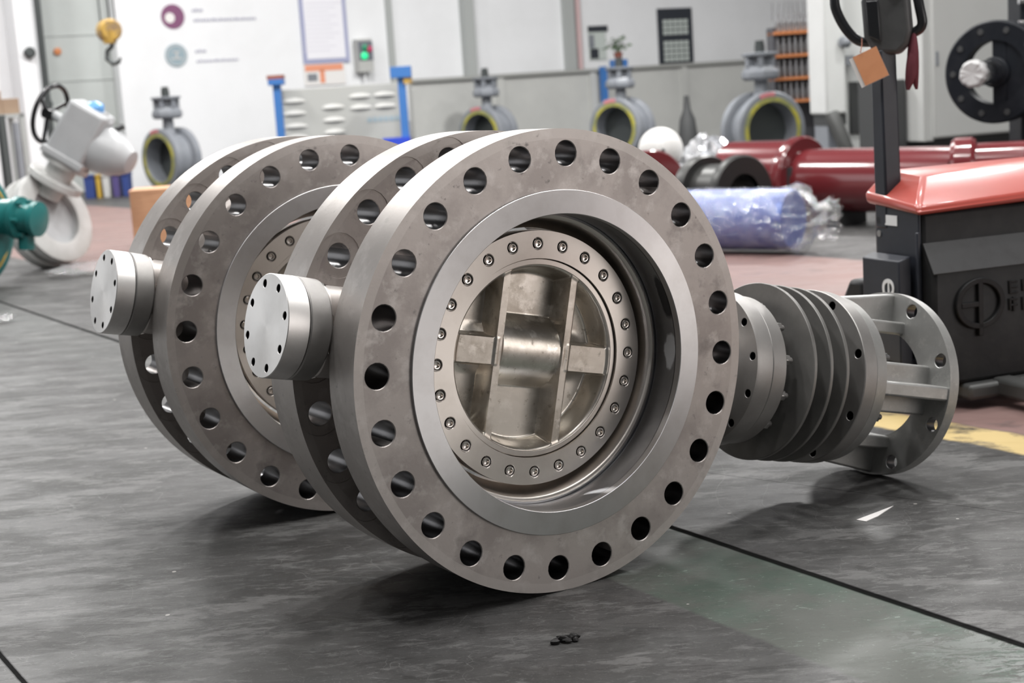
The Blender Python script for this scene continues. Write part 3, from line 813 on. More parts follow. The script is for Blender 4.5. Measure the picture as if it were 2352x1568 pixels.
def loop(pts):
    # smooth the polyline
    P = [Vector(p) for p in pts]; out = []
    for i in range(len(P) - 1):
        p0 = P[max(i - 1, 0)]; p1 = P[i]; p2 = P[i + 1]; p3 = P[min(i + 2, len(P) - 1)]
        for q in range(6):
            t = q / 6
            out.append(0.5 * ((2 * p1) + (p2 - p0) * t + (2 * p0 - 5 * p1 + 4 * p2 - p3) * t * t + (3 * p1 - p0 - 3 * p2 + p3) * t ** 3))
    out.append(P[-1]); return out
for pts in ([(-0.04, 0, 0.035), (-0.085, -0.005, 0.040), (-0.125, -0.01, 0.085), (-0.150, -0.01, 0.150), (-0.135, 0, 0.195), (-0.075, 0, 0.212), (-0.03, 0, 0.205)],
            [(0.04, 0, 0.05), (0.078, -0.005, 0.055), (0.096, -0.01, 0.075), (0.090, -0.01, 0.12), (0.078, 0, 0.180), (0.062, 0, 0.215), (0.03, 0, 0.215)]):
    b = MB(); b.tube(loop(pts), 0.0145, 14, HM); b.build('handle_loop', M['black_tube'], pt)

# card and cloth hanging from the handle
Mw = T(TC) @ RZ(R_(20)) @ HM
card = thing('tag_booklet', 'orange card booklet with white page edges hanging from the truck handle', 'tag', Mw @ Vector((-0.045, -0.066, -0.035)))
cm_ = RZ(R_(20 - 40)) @ RY(R_(-22))
b = MB(); b.box(-0.036, 0.036, -0.006, -0.004, -0.045, 0.045, cm_); b.build('cover', M['orange_card'], card)
b = MB(); b.box(-0.048, 0.035, -0.004, 0.008, -0.046, 0.044, cm_); b.build('pages', M['paper'], card, label='white page block')
b = MB(); b.tube([(-0.03, -0.002, 0.04), (-0.02, 0.02, 0.06), (-0.012, 0.05, 0.080)], 0.0015, 6); b.build('string', M['string'], card)
cl = MB()
pp = Mw @ Vector((0.072, -0.01, 0.055))
for q in range(3):
    path = []; rad = []
    for i in range(9):
        t = i / 8
        path.append(pp + Vector((-0.012 * t + 0.010 * math.sin(3 * t + q * 2.1) * t + (q - 1) * 0.010 * t, 0.006 * math.cos(4 * t + q), -0.165 * t)))
        rad.append(0.004 + 0.012 * math.sin(PI * min(1, t * 1.02)) ** 0.8)
    cl.tube(path, rad, 10)
tag(cl.build('hanging_cloth', M['dark_red_cloth']), 'dark red rag hanging from the right side of the truck handle', 'cloth')

# ------------------------------------------------------------------ red spools
def spool(base_px, Y, axis, parts, label, group=None, R=0.28, zc=None):
    c = at(base_px[0], base_px[1], Y)
    if zc is None: zc = R
    root = thing('red_spool', label, 'pipe spool', (c.x, c.y, 0), 0, group)
    A = T((0, 0, zc)) @ rot_to(axis)
    for nm, prof in parts:
        b = MB(); b.lathe(prof, 72, A); b.build(nm, M['red_paint'], root)
    return root, A
AX = Vector((0.66, -0.75, 0))
rs, A = spool((1830, 400), 10.1, AX, [
    ('drum', [(-0.55, 0), (-0.55, 0.25), (-0.53, 0.265), (-0.02, 0.265), (0, 0.25), (0, 0.1)]),
    ('flange', [(0.0, 0.1), (0.0, 0.285), (0.01, 0.29), (0.06, 0.29), (0.075, 0.275), (0.075, 0.1)]),
    ('pipe', [(0.075, 0.19), (0.10, 0.205), (0.16, 0.205), (1.25, 0.205), (1.25, 0.0)]),
    ],
    'long red pipe spool with thick drum end, lying behind the black truck handle', R=0.29)
for q in range(2): b = MB(); b.box(0.35 + 0.6 * q, 0.43 + 0.6 * q, -0.16, 0.16, -0.29, -0.13, A); b.build('saddle', M['machine_dark'], rs)
b = MB(); b.box(0.075, 0.11, -0.20, -0.17, -0.05, 0.10, A); b.build('lug', M['dark_metal'], rs)
rs2, A2 = spool((2205, 345), 7.7, Vector((0.93, -0.36, 0)), [
    ('flange', [(-0.04, 0), (-0.04, 0.135), (-0.02, 0.15), (0.06, 0.15), (0.08, 0.135), (0.08, 0.0)]),
    ('pipe', [(0.08, 0.0), (0.08, 0.118), (1.3, 0.118), (1.3, 0)])],
    'short red pipe spool on black supports behind the red truck hood', R=0.15, zc=0.467)
b = MB()
for q in (0.15, 1.2): b.box(q, q + 0.12, -0.12, 0.12, -0.467, -0.11, A2)
b.build('stand', M['machine_dark'], rs2)
c = at(1492, 400, 10.4)
rd = thing('red_blind_flange', 'red round blind flange standing on edge beside the white ball', 'flange', (c.x, c.y, 0))
b = MB(); b.lathe([(-0.05, 0), (-0.05, 0.26), (-0.04, 0.27), (0.04, 0.27), (0.05, 0.26), (0.05, 0)], 72, T((0, 0, 0.27)) @ rot_to((0.45, -0.89, 0))); b.build('plate', M['red_paint'], rd)
b = MB(); b.lathe([(-0.5, 0), (-0.5, 0.2), (-0.05, 0.2)], 48, T((0, 0, 0.27)) @ rot_to((0.45, -0.89, 0))); b.build('hub', M['red_paint'], rd)
# white ball on a cradle
c = at(1517, 335, 12.6)
bl = thing('white_ball', 'off-white round ball resting behind the red blind flange', 'ball', (c.x, c.y, 0))
b = MB(); b.ball((0, 0, 0.44), 0.185, n=40); b.build('ball', M['ball_white'], bl)
b = MB(); b.lathe([(0, 0.16), (0, 0.17), (0.29, 0.12), (0.29, 0.10)], 24, axis='Z', close=True); b.build('cradle', M['machine_dark'], bl)
b = MB(); b.lathe([(-0.19, 0.0), (-0.19, 0.016), (-0.17, 0.016)], 16, T((0, 0, 0.44)), 'Y'); b.build('bore_plug', M['dark_metal'], bl)
# foil wrapped bundle
def crumple(name, c, rx, ry, rz, mt, label, cat, m=None, jit=0.22, n=26):
    b = MB(); b.ball((0, 0, 0), rx, ry, rz, n=n, jit=jit, m=m)
    zmin = min(v[2] for v in b.v); b.v = [(v[0], v[1], v[2] - zmin) for v in b.v]
    return tag(b.build(name, M[mt], None, c, smooth=25), label, cat)
c = at(1628, 350, 12.6); c.z = 0
crumple('foil_bundle', c, 0.16, 0.27, 0.24, 'foil', 'silver foil-wrapped bundle between the white ball and a grey valve', 'bundle', RZ(R_(35)) , jit=0.4)
c = at(1596, 415, 11.3); c.z = 0
crumple('foil_packet', c, 0.11, 0.24, 0.15, 'foil', 'smaller silver wrapped packet lying above the dark flanged wheel', 'bundle', RZ(R_(30)), jit=0.4)
# dark flanged wheel lying
c = at(1692, 420, 9.7)
dfl = thing('dark_pipe_fitting', 'dark metal fitting with open round end before the red drum', 'pipe fitting', (c.x, c.y, 0))
A = T((0, 0, 0.252)) @ rot_to((0.55, -0.82, 0.0)) @ Matrix.Scale(1.2, 4)
for nm, prof in (('flange', [(0.0, 0.11), (0.0, 0.205), (0.008, 0.21), (0.05, 0.21), (0.058, 0.20), (0.058, 0.11)]), ('barrel', [(-0.22, 0.10), (-0.22, 0.16), (0.0, 0.16), (0.03, 0.10), (-0.22, 0.10)]), ('flange', [(-0.29, 0.11), (-0.29, 0.205), (-0.24, 0.21), (-0.22, 0.20), (-0.22, 0.11)])):
    b = MB(); b.lathe(prof, 56, A); b.build(nm, M['dark_flange'], dfl)
b = MB(); b.box(0.01, 0.03, -0.13, 0.13, -0.012, 0.012, A); b.lathe([(-0.02, 0), (-0.02, 0.05), (0.05, 0.045), (0.05, 0)], 24, A); b.build('hub', M['dark_flange'], dfl)
# blue roll in clear film
c = at(1690, 500, 8.65)
AXR = Vector((0.80, -0.60, 0))
br = thing('wrapped_roll', 'blue roll in crinkled clear plastic film lying on the floor', 'roll', (c.x, c.y, 0))
A = T((0, 0, 0.19)) @ rot_to(AXR)
b = MB(); b.lathe([(-0.62, 0), (-0.62, 0.17), (0.34, 0.17), (0.36, 0.16), (0.36, 0)], 48, A); b.build('roll', M['roll_blue'], br)
b = MB()
n = 40; prof = [(-0.66, 0.10), (-0.64, 0.178)] + [(-0.6 + 0.06 * i, 0.181) for i in range(16)] + [(0.36, 0.178), (0.42, 0.15), (0.46, 0.10), (0.50, 0.075), (0.55, 0.09), (0.60, 0.10)]
vs = []; fs = []
for (x, r) in prof:
    for q in range(n):
        a = 2 * PI * q / n
        rr = r * (1 + (random.random() - 0.5) * (0.05 if x < 0.36 else 0.5)) + (0 if x < 0.36 else 0.01)
        vs.append((x + (random.random() - 0.5) * 0.03, rr * math.cos(a), max(rr * math.sin(a), -0.185)))
for i in range(len(prof) - 1):
    for q in range(n): fs.append((i * n + q, i * n + (q + 1) % n, (i + 1) * n + (q + 1) % n, (i + 1) * n + q))
b.add(vs, fs, A); b.build('film_wrap', M['film'], br, smooth=20)

# ------------------------------------------------------------------ grey valves in a row with yellow sealing rings
def grey_valve(label):
    root = thing('grey_valve', label, 'valve', group='grey upright butterfly valves with yellow rings')
    R = 0.41; mt = M['valve_grey']; Tt = T((0, 0, R))
    b = MB(); b.lathe([(-0.20, 0.30), (-0.20, 0.395), (-0.19, R), (-0.115, R), (-0.105, 0.395), (-0.10, 0.33), (0.10, 0.33), (0.105, 0.395), (0.115, R), (0.19, R), (0.20, 0.395), (0.20, 0.30)], 72, Tt, 'Y', close=True)
    b.build('body', mt, root)
    b = MB(); b.lathe([(-0.2015, 0.300), (-0.212, 0.300), (-0.212, 0.345), (-0.2015, 0.345)], 72, Tt, 'Y', close=True); b.build('sealing_ring', M['yellow_ring'], root, label='yellow ring around the opening')
    b = MB(); 
    a0 = R_(100); 
    vs = []; fs = []
    for i in range(9):
        a = R_(84 + 3.5 * i)
        for (r, y) in ((0.356, -0.2005), (0.40, -0.2005), (0.40, -0.206), (0.356, -0.206)): vs.append((r * math.cos(a), y, R + r * math.sin(a)))
    for i in range(8):
        for k in range(4): fs.append((i * 4 + k, i * 4 + (k + 1) % 4, i * 4 + 4 + (k + 1) % 4, i * 4 + 4 + k))
    fs += [(0, 1, 2, 3), (32, 33, 34, 35)]
    b.add(vs, fs); b.build('paint_mark', M['pink_mark'], root, label='faded pink paint mark')
    b = MB(); b.lathe([(0.02, 0.0), (0.02, 0.30), (0.06, 0.30), (0.07, 0.0)], 56, Tt, 'Y'); b.build('disc', M['dark_metal'], root)
    Z = 2 * R
    b = MB(); b.lathe([(Z - 0.09, 0.10), (Z + 0.02, 0.075), (Z + 0.12, 0.07), (Z + 0.13, 0.09)], 32, axis='Z'); b.build('neck', mt, root)
    b = MB()
    b.lathe([(Z + 0.12, 0.0), (Z + 0.12, 0.17), (Z + 0.15, 0.205), (Z + 0.21, 0.205), (Z + 0.225, 0.19), (Z + 0.27, 0.165), (Z + 0.27, 0.0)], 8, axis='Z', a0=R_(22.5))
    b.build('gear_base', mt, root, bevel=0.008)
    b = MB()
    for q in range(6):
        a = R_(60 * q); b.box(0.09, 0.17, -0.028, 0.028, Z + 0.26, Z + 0.375, RZ(a))
    b.lathe([(Z + 0.26, 0.10), (Z + 0.375, 0.10)], 24, axis='Z')
    b.build('ribbed_bracket', mt, root, bevel=0.006)
    b = MB(); b.lathe([(Z + 0.375, 0.0), (Z + 0.375, 0.19), (Z + 0.385, 0.195), (Z + 0.405, 0.195), (Z + 0.41, 0.18), (Z + 0.41, 0.0)], 36, axis='Z'); b.build('top_plate', mt, root)
    b = MB(); b.lathe([(Z + 0.41, 0.055), (Z + 0.49, 0.055), (Z + 0.49, 0.048), (Z + 0.535, 0.048), (Z + 0.54, 0.0)], 20, axis='Z'); b.build('stem', M['dark_metal'], root)
    return root
gv = grey_valve('grey valve with yellow ring nearest the wooden crate, white wall behind')
gv.location = at(388, 300, 20.4); gv.location.z = 0; gv.rotation_euler = (0, 0, R_(-43))
for (x, Y, rz, lab) in ((1122, 22.4, -40, 'grey valve with yellow ring in front of the low partition, nearest the blue post'),
                        (1430, 20.9, -38, 'grey valve with yellow ring standing below the potted plant'),
                        (1752, 16.4, 22, 'largest-looking grey valve with yellow ring, behind the red drum')):
    g2 = copy_tree(gv); p = at(x, 300, Y); g2.location = (p.x, p.y, 0); g2.rotation_euler = (0, 0, R_(rz)); g2['label'] = lab

# wooden crate near the rear valve
c0 = at(296, 440, 11.0)
wc = thing('wooden_crate', 'plain pale wooden crate behind the rear steel valve', 'crate', (c0.x, c0.y, 0), R_(8))
h = c0.z
b = MB()
b.box(0, 0.5, 0, 0.45, 0.0, h); b.build('box', M['wood'], wc, bevel=0.004)
b = MB(); b.box(-0.003, 0.503, -0.003, 0.453, h - 0.018, h + 0.004); b.build('lid', M['wood'], wc)

# ------------------------------------------------------------------ white valve with electric actuator, at the left
Ya = 10.6
def q_(x, y, Y=Ya): return at(x, y, Y)
c = q_(102, 600); base = Vector((c.x, c.y, 0))
av = thing('actuator_valve', 'pale grey valve leaning, with electric actuator and black handwheel', 'valve', base)
def loc_(x, y, Y=Ya): return q_(x, y, Y) - base
dc = loc_(108, 505); R = 0.33
ax = Vector((0.86, -0.42, 0.32)).normalized()
A = T((dc.x, dc.y, 0.322)) @ rot_to(ax)
b = MB(); b.lathe([(-0.10, 0.2), (-0.10, R - 0.02), (-0.09, R), (-0.03, R), (-0.02, R - 0.06), (0.02, R - 0.06), (0.03, R), (0.09, R), (0.10, R - 0.02), (0.10, 0.2)], 48, A, close=True); b.build('body', M['act_white'], av)
b = MB(); b.lathe([(0.02, 0.0), (0.02, 0.21), (0.06, 0.21), (0.06, 0.0)], 40, A); b.build('disc', M['act_grey'], av)
up = (loc_(175, 320) - loc_(115, 430)); upn = up.normalized()
Nk = T(loc_(108, 450)) @ rot_to(upn)
b = MB(); b.lathe([(0.0, 0.09), (0.10, 0.09), (0.10, 0.19), (0.105, 0.195), (0.145, 0.195), (0.15, 0.19), (0.15, 0.10), (0.25, 0.10), (0.25, 0.17), (0.29, 0.17), (0.29, 0.0)], 32, Nk); b.build('neck', M['act_white'], av)
b = MB(); b.box(0.27, 0.70, -0.17, 0.14, -0.14, 0.14, Nk); ho = b.build('gear_housing', M['act_grey'], av, bevel=0.03, bseg=3)
b = MB(); b.box(0.29, 0.34, -0.19, 0.16, -0.155, 0.155, Nk); b.build('housing_rim', M['act_grey'], ho, bevel=0.01)
Mt = T(loc_(228, 340)) @ rot_to((0.85, -0.25, -0.42))
b = MB(); b.lathe([(-0.12, 0.0), (-0.12, 0.13), (-0.08, 0.165), (0.02, 0.17), (0.12, 0.155), (0.20, 0.12), (0.26, 0.08), (0.27, 0.0)], 32, Mt); b.build('motor_housing', M['act_grey'], av)
Tp = T(loc_(218, 315)) @ rot_to((0.12, 0, 1.0))
b = MB(); b.lathe([(-0.05, 0.12), (0.08, 0.115), (0.09, 0.125), (0.11, 0.125), (0.12, 0.10), (0.17, 0.09), (0.18, 0.0)], 32, Tp); b.build('control_housing', M['act_grey'], av)
b = MB(); b.ball(tuple(loc_(218, 250)), 0.068, 0.065, 0.05, n=18, jit=0.25); b.build('blue_cap', M['blue_film'], av, label='crinkled blue plastic cap')
Hw = T(loc_(116, 262)) @ rot_to((0.90, -0.28, -0.34))
b = MB(); 
pth = [(0, 0.20 * math.cos(2 * PI * q / 40), 0.20 * math.sin(2 * PI * q / 40)) for q in range(40)]
b.tube(pth, 0.017, 12, Hw, closed=True); hw = b.build('handwheel', M['chrome_black'], av)
b = MB()
for q in range(3):
    a = 2 * PI * q / 3 + 0.4; b.tube([(-0.02, 0, 0), (0, 0.195 * math.cos(a), 0.195 * math.sin(a))], 0.013, 8, Hw)
b.lathe([(-0.05, 0), (-0.05, 0.04), (0.03, 0.04), (0.03, 0)], 20, Hw); b.build('spoke', M['chrome_black'], hw)
b = MB(); b.tube([loc_(122, 262), loc_(165, 290)], 0.035, 14); b.build('wheel_shaft', M['act_grey'], av)
b = MB(); b.tube([loc_(268, 330), loc_(262, 300), loc_(285, 290)], 0.022, 10); b.build('cable_gland', M['machine_dark'], av)

# teal valve at the left edge
Yt = 9.4; c = q_(10, 560, Yt); base = Vector((c.x, c.y, 0))
tv = thing('teal_valve', 'teal green valve with drilled flange and gearbox at the left edge', 'valve', base)
def loc2(x, y): return q_(x, y, Yt) - base
A = T(Vector((loc2(-78, 450).x, loc2(-78, 450).y, 0.387))) @ rot_to((0.90, -0.42, 0)) @ Matrix.Scale(0.92, 4)
b = MB(); b.lathe([(-0.08, 0.2), (-0.08, 0.40), (-0.07, 0.42), (0.0, 0.42), (0.01, 0.40), (0.01, 0.28), (0.16, 0.24), (0.16, 0.0)], 56, A); b.build('flange', M['teal'], tv)
b = MB(); b.lathe([(0.011, 0.355), (0.014, 0.355), (0.014, 0.372), (0.011, 0.372)], 56, A, close=True); b.build('edge_line', M['bin_yellow'], tv)
A = T(loc2(38, 500)) @ rot_to((0.90, -0.25, -0.10)) @ Matrix.Scale(0.83, 4)
b = MB(); b.lathe([(-0.12, 0.0), (-0.12, 0.13), (-0.02, 0.14), (0.0, 0.16), (0.04, 0.16), (0.05, 0.11), (0.14, 0.105), (0.15, 0.13), (0.19, 0.13), (0.20, 0.08), (0.22, 0.0)], 28, A); gb = b.build('gearbox', M['teal'], tv)
b = MB()
for q in range(6):
    a = PI / 3 * q; b.tube([(0.0, 0.135 * math.cos(a), 0.135 * math.sin(a)), (0.09, 0.135 * math.cos(a), 0.135 * math.sin(a))], 0.016, 6, A)
b.build('bolt', M['teal'], gb)
b = MB(); b.tube([loc2(60, 540), loc2(62, 572)], 0.05, 12); b.build('drain_boss', M['teal'], tv)

# clear film scraps on the floor
c = on_floor(195, 628)
crumple('plastic_film', Vector((c.x, c.y, 0)), 0.20, 0.30, 0.03, 'film', 'crumpled clear plastic film on the floor below the actuator valve', 'plastic film', None, 0.5, 22)
c = on_floor(8, 740)
crumple('plastic_scrap', Vector((c.x, c.y, 0)), 0.06, 0.05, 0.02, 'film', 'small crumpled clear plastic scrap at the left edge of the floor', 'plastic scrap', None, 0.5, 14)
c = on_floor(1297, 1474)
b = MB()
for q in range(9):
    x, y = random.uniform(-0.022, 0.022), random.uniform(-0.012, 0.012)
    b.ball((x, y, 0.004 + random.uniform(0, 0.004)), random.uniform(0.005, 0.012), random.uniform(0.003, 0.007), random.uniform(0.003, 0.006), n=10, jit=0.5)
tag(b.build('rubber_scrap', M['scrap_black'], None, (c.x, c.y, 0)), 'small black crumbled rubber scrap on the floor before the nearest valve', 'scrap')
c0, c1 = on_floor(1978, 1196), on_floor(2052, 1162)
b = MB(); d = (c1 - c0); nn = Vector((-d.y, d.x, 0)).normalized() * 0.012  # thin sheet standing for a white paint mark on the floor
b.hexa([c0 - nn, c0 + d * 0.35 - nn * 1.1, c1, c0 + nn] + [p + Vector((0, 0, 0.0012)) for p in (c0 - nn, c0 + d * 0.35 - nn * 1.1, c1, c0 + nn)])
tag(b.build('white_floor_mark', M['paper']), 'white paint mark on the floor below the actuator flange', 'paint mark')

# ------------------------------------------------------------------ racks at the far left
c = at(20, 480, 16.0); 
rk = thing('storage_rack', 'grey metal storage rack with boxes against the left wall', 'rack', (c.x, c.y, 0), WALL_ANG)
zs = at(20, 262, 16.0).z
for x in (-0.9, 0.16):
    b = MB(); b.box(x, x + 0.05, -0.25, -0.20, 0, zs); b.build('post', M['grey_trim'], rk); b = MB(); b.box(x, x + 0.05, 0.20, 0.25, 0, zs); b.build('post', M['grey_trim'], rk)
for z in (0.25, zs - 0.04):
    b = MB(); b.box(-0.9, 0.21, -0.25, 0.25, z, z + 0.04); b.build('shelf', M['grey_trim'], rk)
Rm = RZ(WALL_ANG)
def on_rack(x, y, z): return Vector((c.x, c.y, 0)) + Rm @ Vector((x, y, z))
cb = tag(MB().box(-0.19, 0.19, -0.16, 0.16, 0, 0.24).build('cardboard_box', M['cardboard'], None, on_rack(-0.17, 0, zs), (0, 0, WALL_ANG), bevel=0.004), 'larger brown cardboard box on top of the left rack', 'box', 'boxes on the left rack')
cb2 = cb.copy(); COL.objects.link(cb2); cb2.location = on_rack(0.115, 0, zs); cb2.scale = (0.45, 0.8, 0.65); cb2['label'] = 'small brown cardboard box beside the larger one on the rack'
for i in range(7):
    x = -0.78 + 0.14 * i
    o = MB().tube([(0, 0, 0), (0.02, 0.10, 1.0 + 0.04 * (i % 3))], 0.035 + 0.012 * (i % 2), 14).build('steel_bar', M['dark_metal' if i % 2 else 'valve_grey'], None, on_rack(x, -0.46, 0.012), (0, 0, WALL_ANG))
    tag(o, 'round steel bar leaning upright before the left rack', 'bar', 'steel bars before the left rack')
# conduit and knob on the pier
ta, za = wall_hit(86, 0, 0.52); tb, zb = wall_hit(108, 240, 0.52)
b = MB(); b.tube([(ta, -0.54, 6.0), (tb, -0.54, 0.0)], 0.045, 14); b.tube([(tb, -0.54, zb - 0.04), (tb, -0.54, zb + 0.04)], 0.07, 14)
tag(b.build('conduit_pipe', M['dark_metal'], matrix=wallmat(0)), 'dark vertical conduit pipe beside the white pier', 'pipe')
tk, zk = wall_hit(66, 121, 0.5)
tag(MB().lathe([(0.02, 0), (0.0, 0.07), (-0.06, 0.075), (-0.08, 0.05), (-0.08, 0)], 24, T((tk, -0.5, zk)), 'Y').build('alarm_bell', M['dark_metal'], matrix=wallmat(0)), 'round dark fixture on the white pier', 'fixture')
# bins near the doorway
for i, (x, mt, w_, lab) in enumerate(((210, 'bin_blue', 0.13, 'dark blue bin under the electric actuator'), (231, 'bin_yellow', 0.055, 'narrow yellow bin beside the dark blue bin'), (249, 'act_white', 0.09, 'white bin between the yellow and purple bins'), (271, 'bin_purple', 0.09, 'purple bin beside the white bin'), (293, 'bin_blue', 0.09, 'blue bin next to the white wall edge'))):
    p = at(x, 430, 19.6); b = MB(); hb = 0.30
    b.hexa([(-w_ / 2 * .9, -.1, 0), (w_ / 2 * .9, -.1, 0), (w_ / 2 * .9, .1, 0), (-w_ / 2 * .9, .1, 0), (-w_ / 2, -.11, hb), (w_ / 2, -.11, hb), (w_ / 2, .11, hb), (-w_ / 2, .11, hb)])
    b.box(-w_ / 2 - .006, w_ / 2 + .006, -.12, .12, hb - .03, hb)
    tag(b.build('plastic_bin', M[mt], None, (p.x, p.y, 0), bevel=0.006), lab, 'bin', 'bins by the doorway')
# crane hook in front of the doorway
Yh = 17.0; hk = thing('crane_hook', 'yellow and brown crane hook block hanging on ropes in the doorway', 'crane hook', at(250, 70, Yh))
def lh(x, y): return at(x, y, Yh) - at(250, 70, Yh)
b = MB(); b.lathe([(-0.09, 0.0), (-0.09, 0.10), (-0.07, 0.125), (0.07, 0.125), (0.09, 0.10), (0.09, 0)], 28, rot_to((0.5, -0.85, 0))); b.box(-0.05, 0.05, -0.1, 0.1, -0.14, 0.0); b.build('pulley_block', M['hook_yellow'], hk)
for x in (-0.08, 0.02, 0.08):
    b = MB(); b.tube([(x, 0, 0.05), (x * 0.9 - 0.03, 0, 5.6)], 0.009, 8); b.build('rope', M['dark_metal'], hk)
b = MB(); b.tube([(0.02, 0, -0.13), (0.02, 0, -0.17), (-0.04, 0, -0.22), (-0.05, 0, -0.30), (0.01, 0, -0.36), (0.07, 0, -0.35), (0.10, 0, -0.30)], [0.022, 0.022, 0.026, 0.030, 0.028, 0.022, 0.012], 12); b.build('hook', M['dark_metal'], hk)
tag(MB().lathe([(0.02, 0), (0.02, 0.05), (-0.02, 0.05), (-0.04, 0.0)], 16, T((wall_hit(132, 118, -0.24)[0], 0.24, wall_hit(132, 118, -0.24)[1])), 'Y').build('warning_lamp', M['tool_orange'], matrix=wallmat(0)), 'small orange lamp on the grey door', 'lamp')

# ------------------------------------------------------------------ things on the white wall
def flat(name, x0, y0, x1, y1, mt, parent, out=0.02, thick=0.01):
    (ta, za), (tb, zb) = wall_hit(x0, y0, out), wall_hit(x1, y1, out)
    b = MB(); b.box(min(ta, tb), max(ta, tb), -out, -out + thick, min(za, zb), max(za, zb))
    return b.build(name, M[mt], parent, matrix=(wallmat(0) if parent is None else Matrix()))
def wall_thing(name, label, cat):
    r = thing(name, label, cat); r.matrix_world = wallmat(0); return r
def logo(x, y, rpx, mt, label, hole):
    r = wall_thing('wall_sign', label, 'sign'); t, z = wall_hit(x, y, 0.01); rad = rpx * 0.00635
    b = MB(); b.lathe([(0.0, 0.0), (-0.012, 0.0), (-0.012, rad), (0.0, rad)], 40, T((t, 0, z)), 'Y'); b.build('roundel', M[mt], r)
    b = MB()
    if hole: b.lathe([(-0.013, 0.0), (-0.016, 0.0), (-0.016, rad * 0.42), (-0.013, rad * 0.42)], 24, T((t - rad * 0.28, 0, z - rad * 0.10)), 'Y')
    else:
        b.lathe([(-0.013, rad * 0.80), (-0.016, rad * 0.80), (-0.016, rad * 0.88), (-0.013, rad * 0.88)], 32, T((t, 0, z)), 'Y', close=True)
        b.box(t - rad * .5, t + rad * .5, -0.016, -0.012, z - rad * .35, z - rad * .22); b.box(t - rad * .05, t + rad * .12, -0.016, -0.012, z - rad * .3, z + rad * .35); b.box(t - rad * .3, t + rad * .35, -0.016, -0.012, z + rad * .25, z + rad * .36)
    b.build('symbol', M['paper' if hole else 'act_white'], r)
    return r
def words(r, rows):
    for (x0, x1, y, hpx) in rows:
        (ta, za), (tb, zb) = wall_hit(x0, y, 0.01), wall_hit(x1, y, 0.01); b = MB(); hh = hpx * 0.0031; t = ta; i = 0
        while t < tb - 0.01:
            w = 0.028 + 0.016 * ((i * 7) % 3); b.box(t, min(t + w, tb), -0.008, 0.0, za - hh * (0.8 if i % 3 else 1), za + hh * (1 if i % 2 else 0.7)); t += w + 0.014; i += 1
        b.build('lettering', M['print_grey'], r)
r = logo(397, 38, 27, 'plum', 'round plum sign with white dot and lines of lettering on the white wall', True); words(r, ((441, 468, 24, 7), (445, 588, 47, 7)))
r = logo(405, 127, 26, 'slate', 'round slate-blue sign with lines of lettering below the plum sign', False); words(r, ((449, 476, 118, 7), (452, 548, 141, 6)))
r = wall_thing('poster', 'tall white poster in a lavender blue frame above the grey test bench', 'poster')
flat('frame', 681, -60, 804, 142, 'poster_frame', r, 0.03, 0.02); flat('sheet', 690, -55, 795, 132, 'poster_sheet', r, 0.036, 0.006)
b = MB()
for q in range(12):
    (ta, za), (tb, zb) = wall_hit(700, 8 + 10 * q, 0.04), wall_hit(782 - (q * 13) % 30, 8 + 10 * q, 0.04); b.box(ta, tb, -0.038, -0.036, za - 0.008, za + 0.008)
b.build('text_lines', mat('pale_print', (0.74, 0.73, 0.79), 0.7), r)
r = wall_thing('notice', 'orange and white notice below the tall poster', 'notice')
flat('sheet', 697, 148, 795, 192, 'paper', r, 0.02, 0.008); flat('print', 700, 150, 788, 160, 'print_orange', r, 0.023, 0.003); flat('print', 734, 160, 748, 190, 'print_orange', r, 0.023, 0.003); flat('print', 706, 170, 730, 186, 'valve_grey', r, 0.023, 0.003)
r = wall_thing('control_box', 'grey control box with lit green and red lamps', 'control box')
flat('box', 820, 90, 859, 164, 'panel_grey', r, 0.16, 0.16); flat('face', 822, 95, 858, 138, 'box_dark', r, 0.165, 0.006)
def lamp(x, y, rr, mt):
    t, z = wall_hit(x, y, 0.17); b = MB(); b.lathe([(-0.164, rr), (-0.185, rr), (-0.195, rr * 0.7), (-0.197, 0)], 20, T((t, 0, z)), 'Y'); b.build('lamp', M[mt], r)
lamp(838, 109, 0.052, 'green_glass'); lamp(848, 112, 0.045, 'red_lamp'); lamp(837, 128, 0.055, 'green_lamp')
b = MB(); t, z = wall_hit(839, 164, 0.1); b.tube([(t, -0.08, z), (t, -0.08, 0.2)], 0.02, 8); b.build('conduit', M['white_wall'], r)
r = wall_thing('framed_notice', 'black framed notice with rows of pale cells on the wall', 'notice')
flat('frame', 1510, 20, 1594, 145, 'notice_black', r, 0.03, 0.03)
(ta, za), (tb, zb) = wall_hit(1521, 45, 0.033), wall_hit(1584, 140, 0.033)
for j0, j1 in ((0, 3), (4, 8)):
    b = MB()
    for i, j in [(i, j) for i in range(5) for j in range(j0, j1)]:
        w = (tb - ta) / 5; hh = (za - zb) / 8
        b.box(ta + w * i + 0.012, ta + w * (i + 1) - 0.008, -0.036, -0.030, za - hh * (j + 1) + 0.012, za - hh * j - 0.006)
    b.build('cell_grid', M['notice_pale'], r)
r = wall_thing('small_notice', 'small black and grey notice on the wall left of the plant', 'notice')
flat('sheet', 1350, 62, 1394, 136, 'notice_pale', r, 0.02, 0.012); flat('print', 1350, 60, 1396, 72, 'notice_black', r, 0.026, 0.006); flat('print', 1352, 80, 1366, 110, 'valve_grey', r, 0.026, 0.006); flat('print', 1356, 112, 1376, 134, 'notice_black', r, 0.026, 0.006)

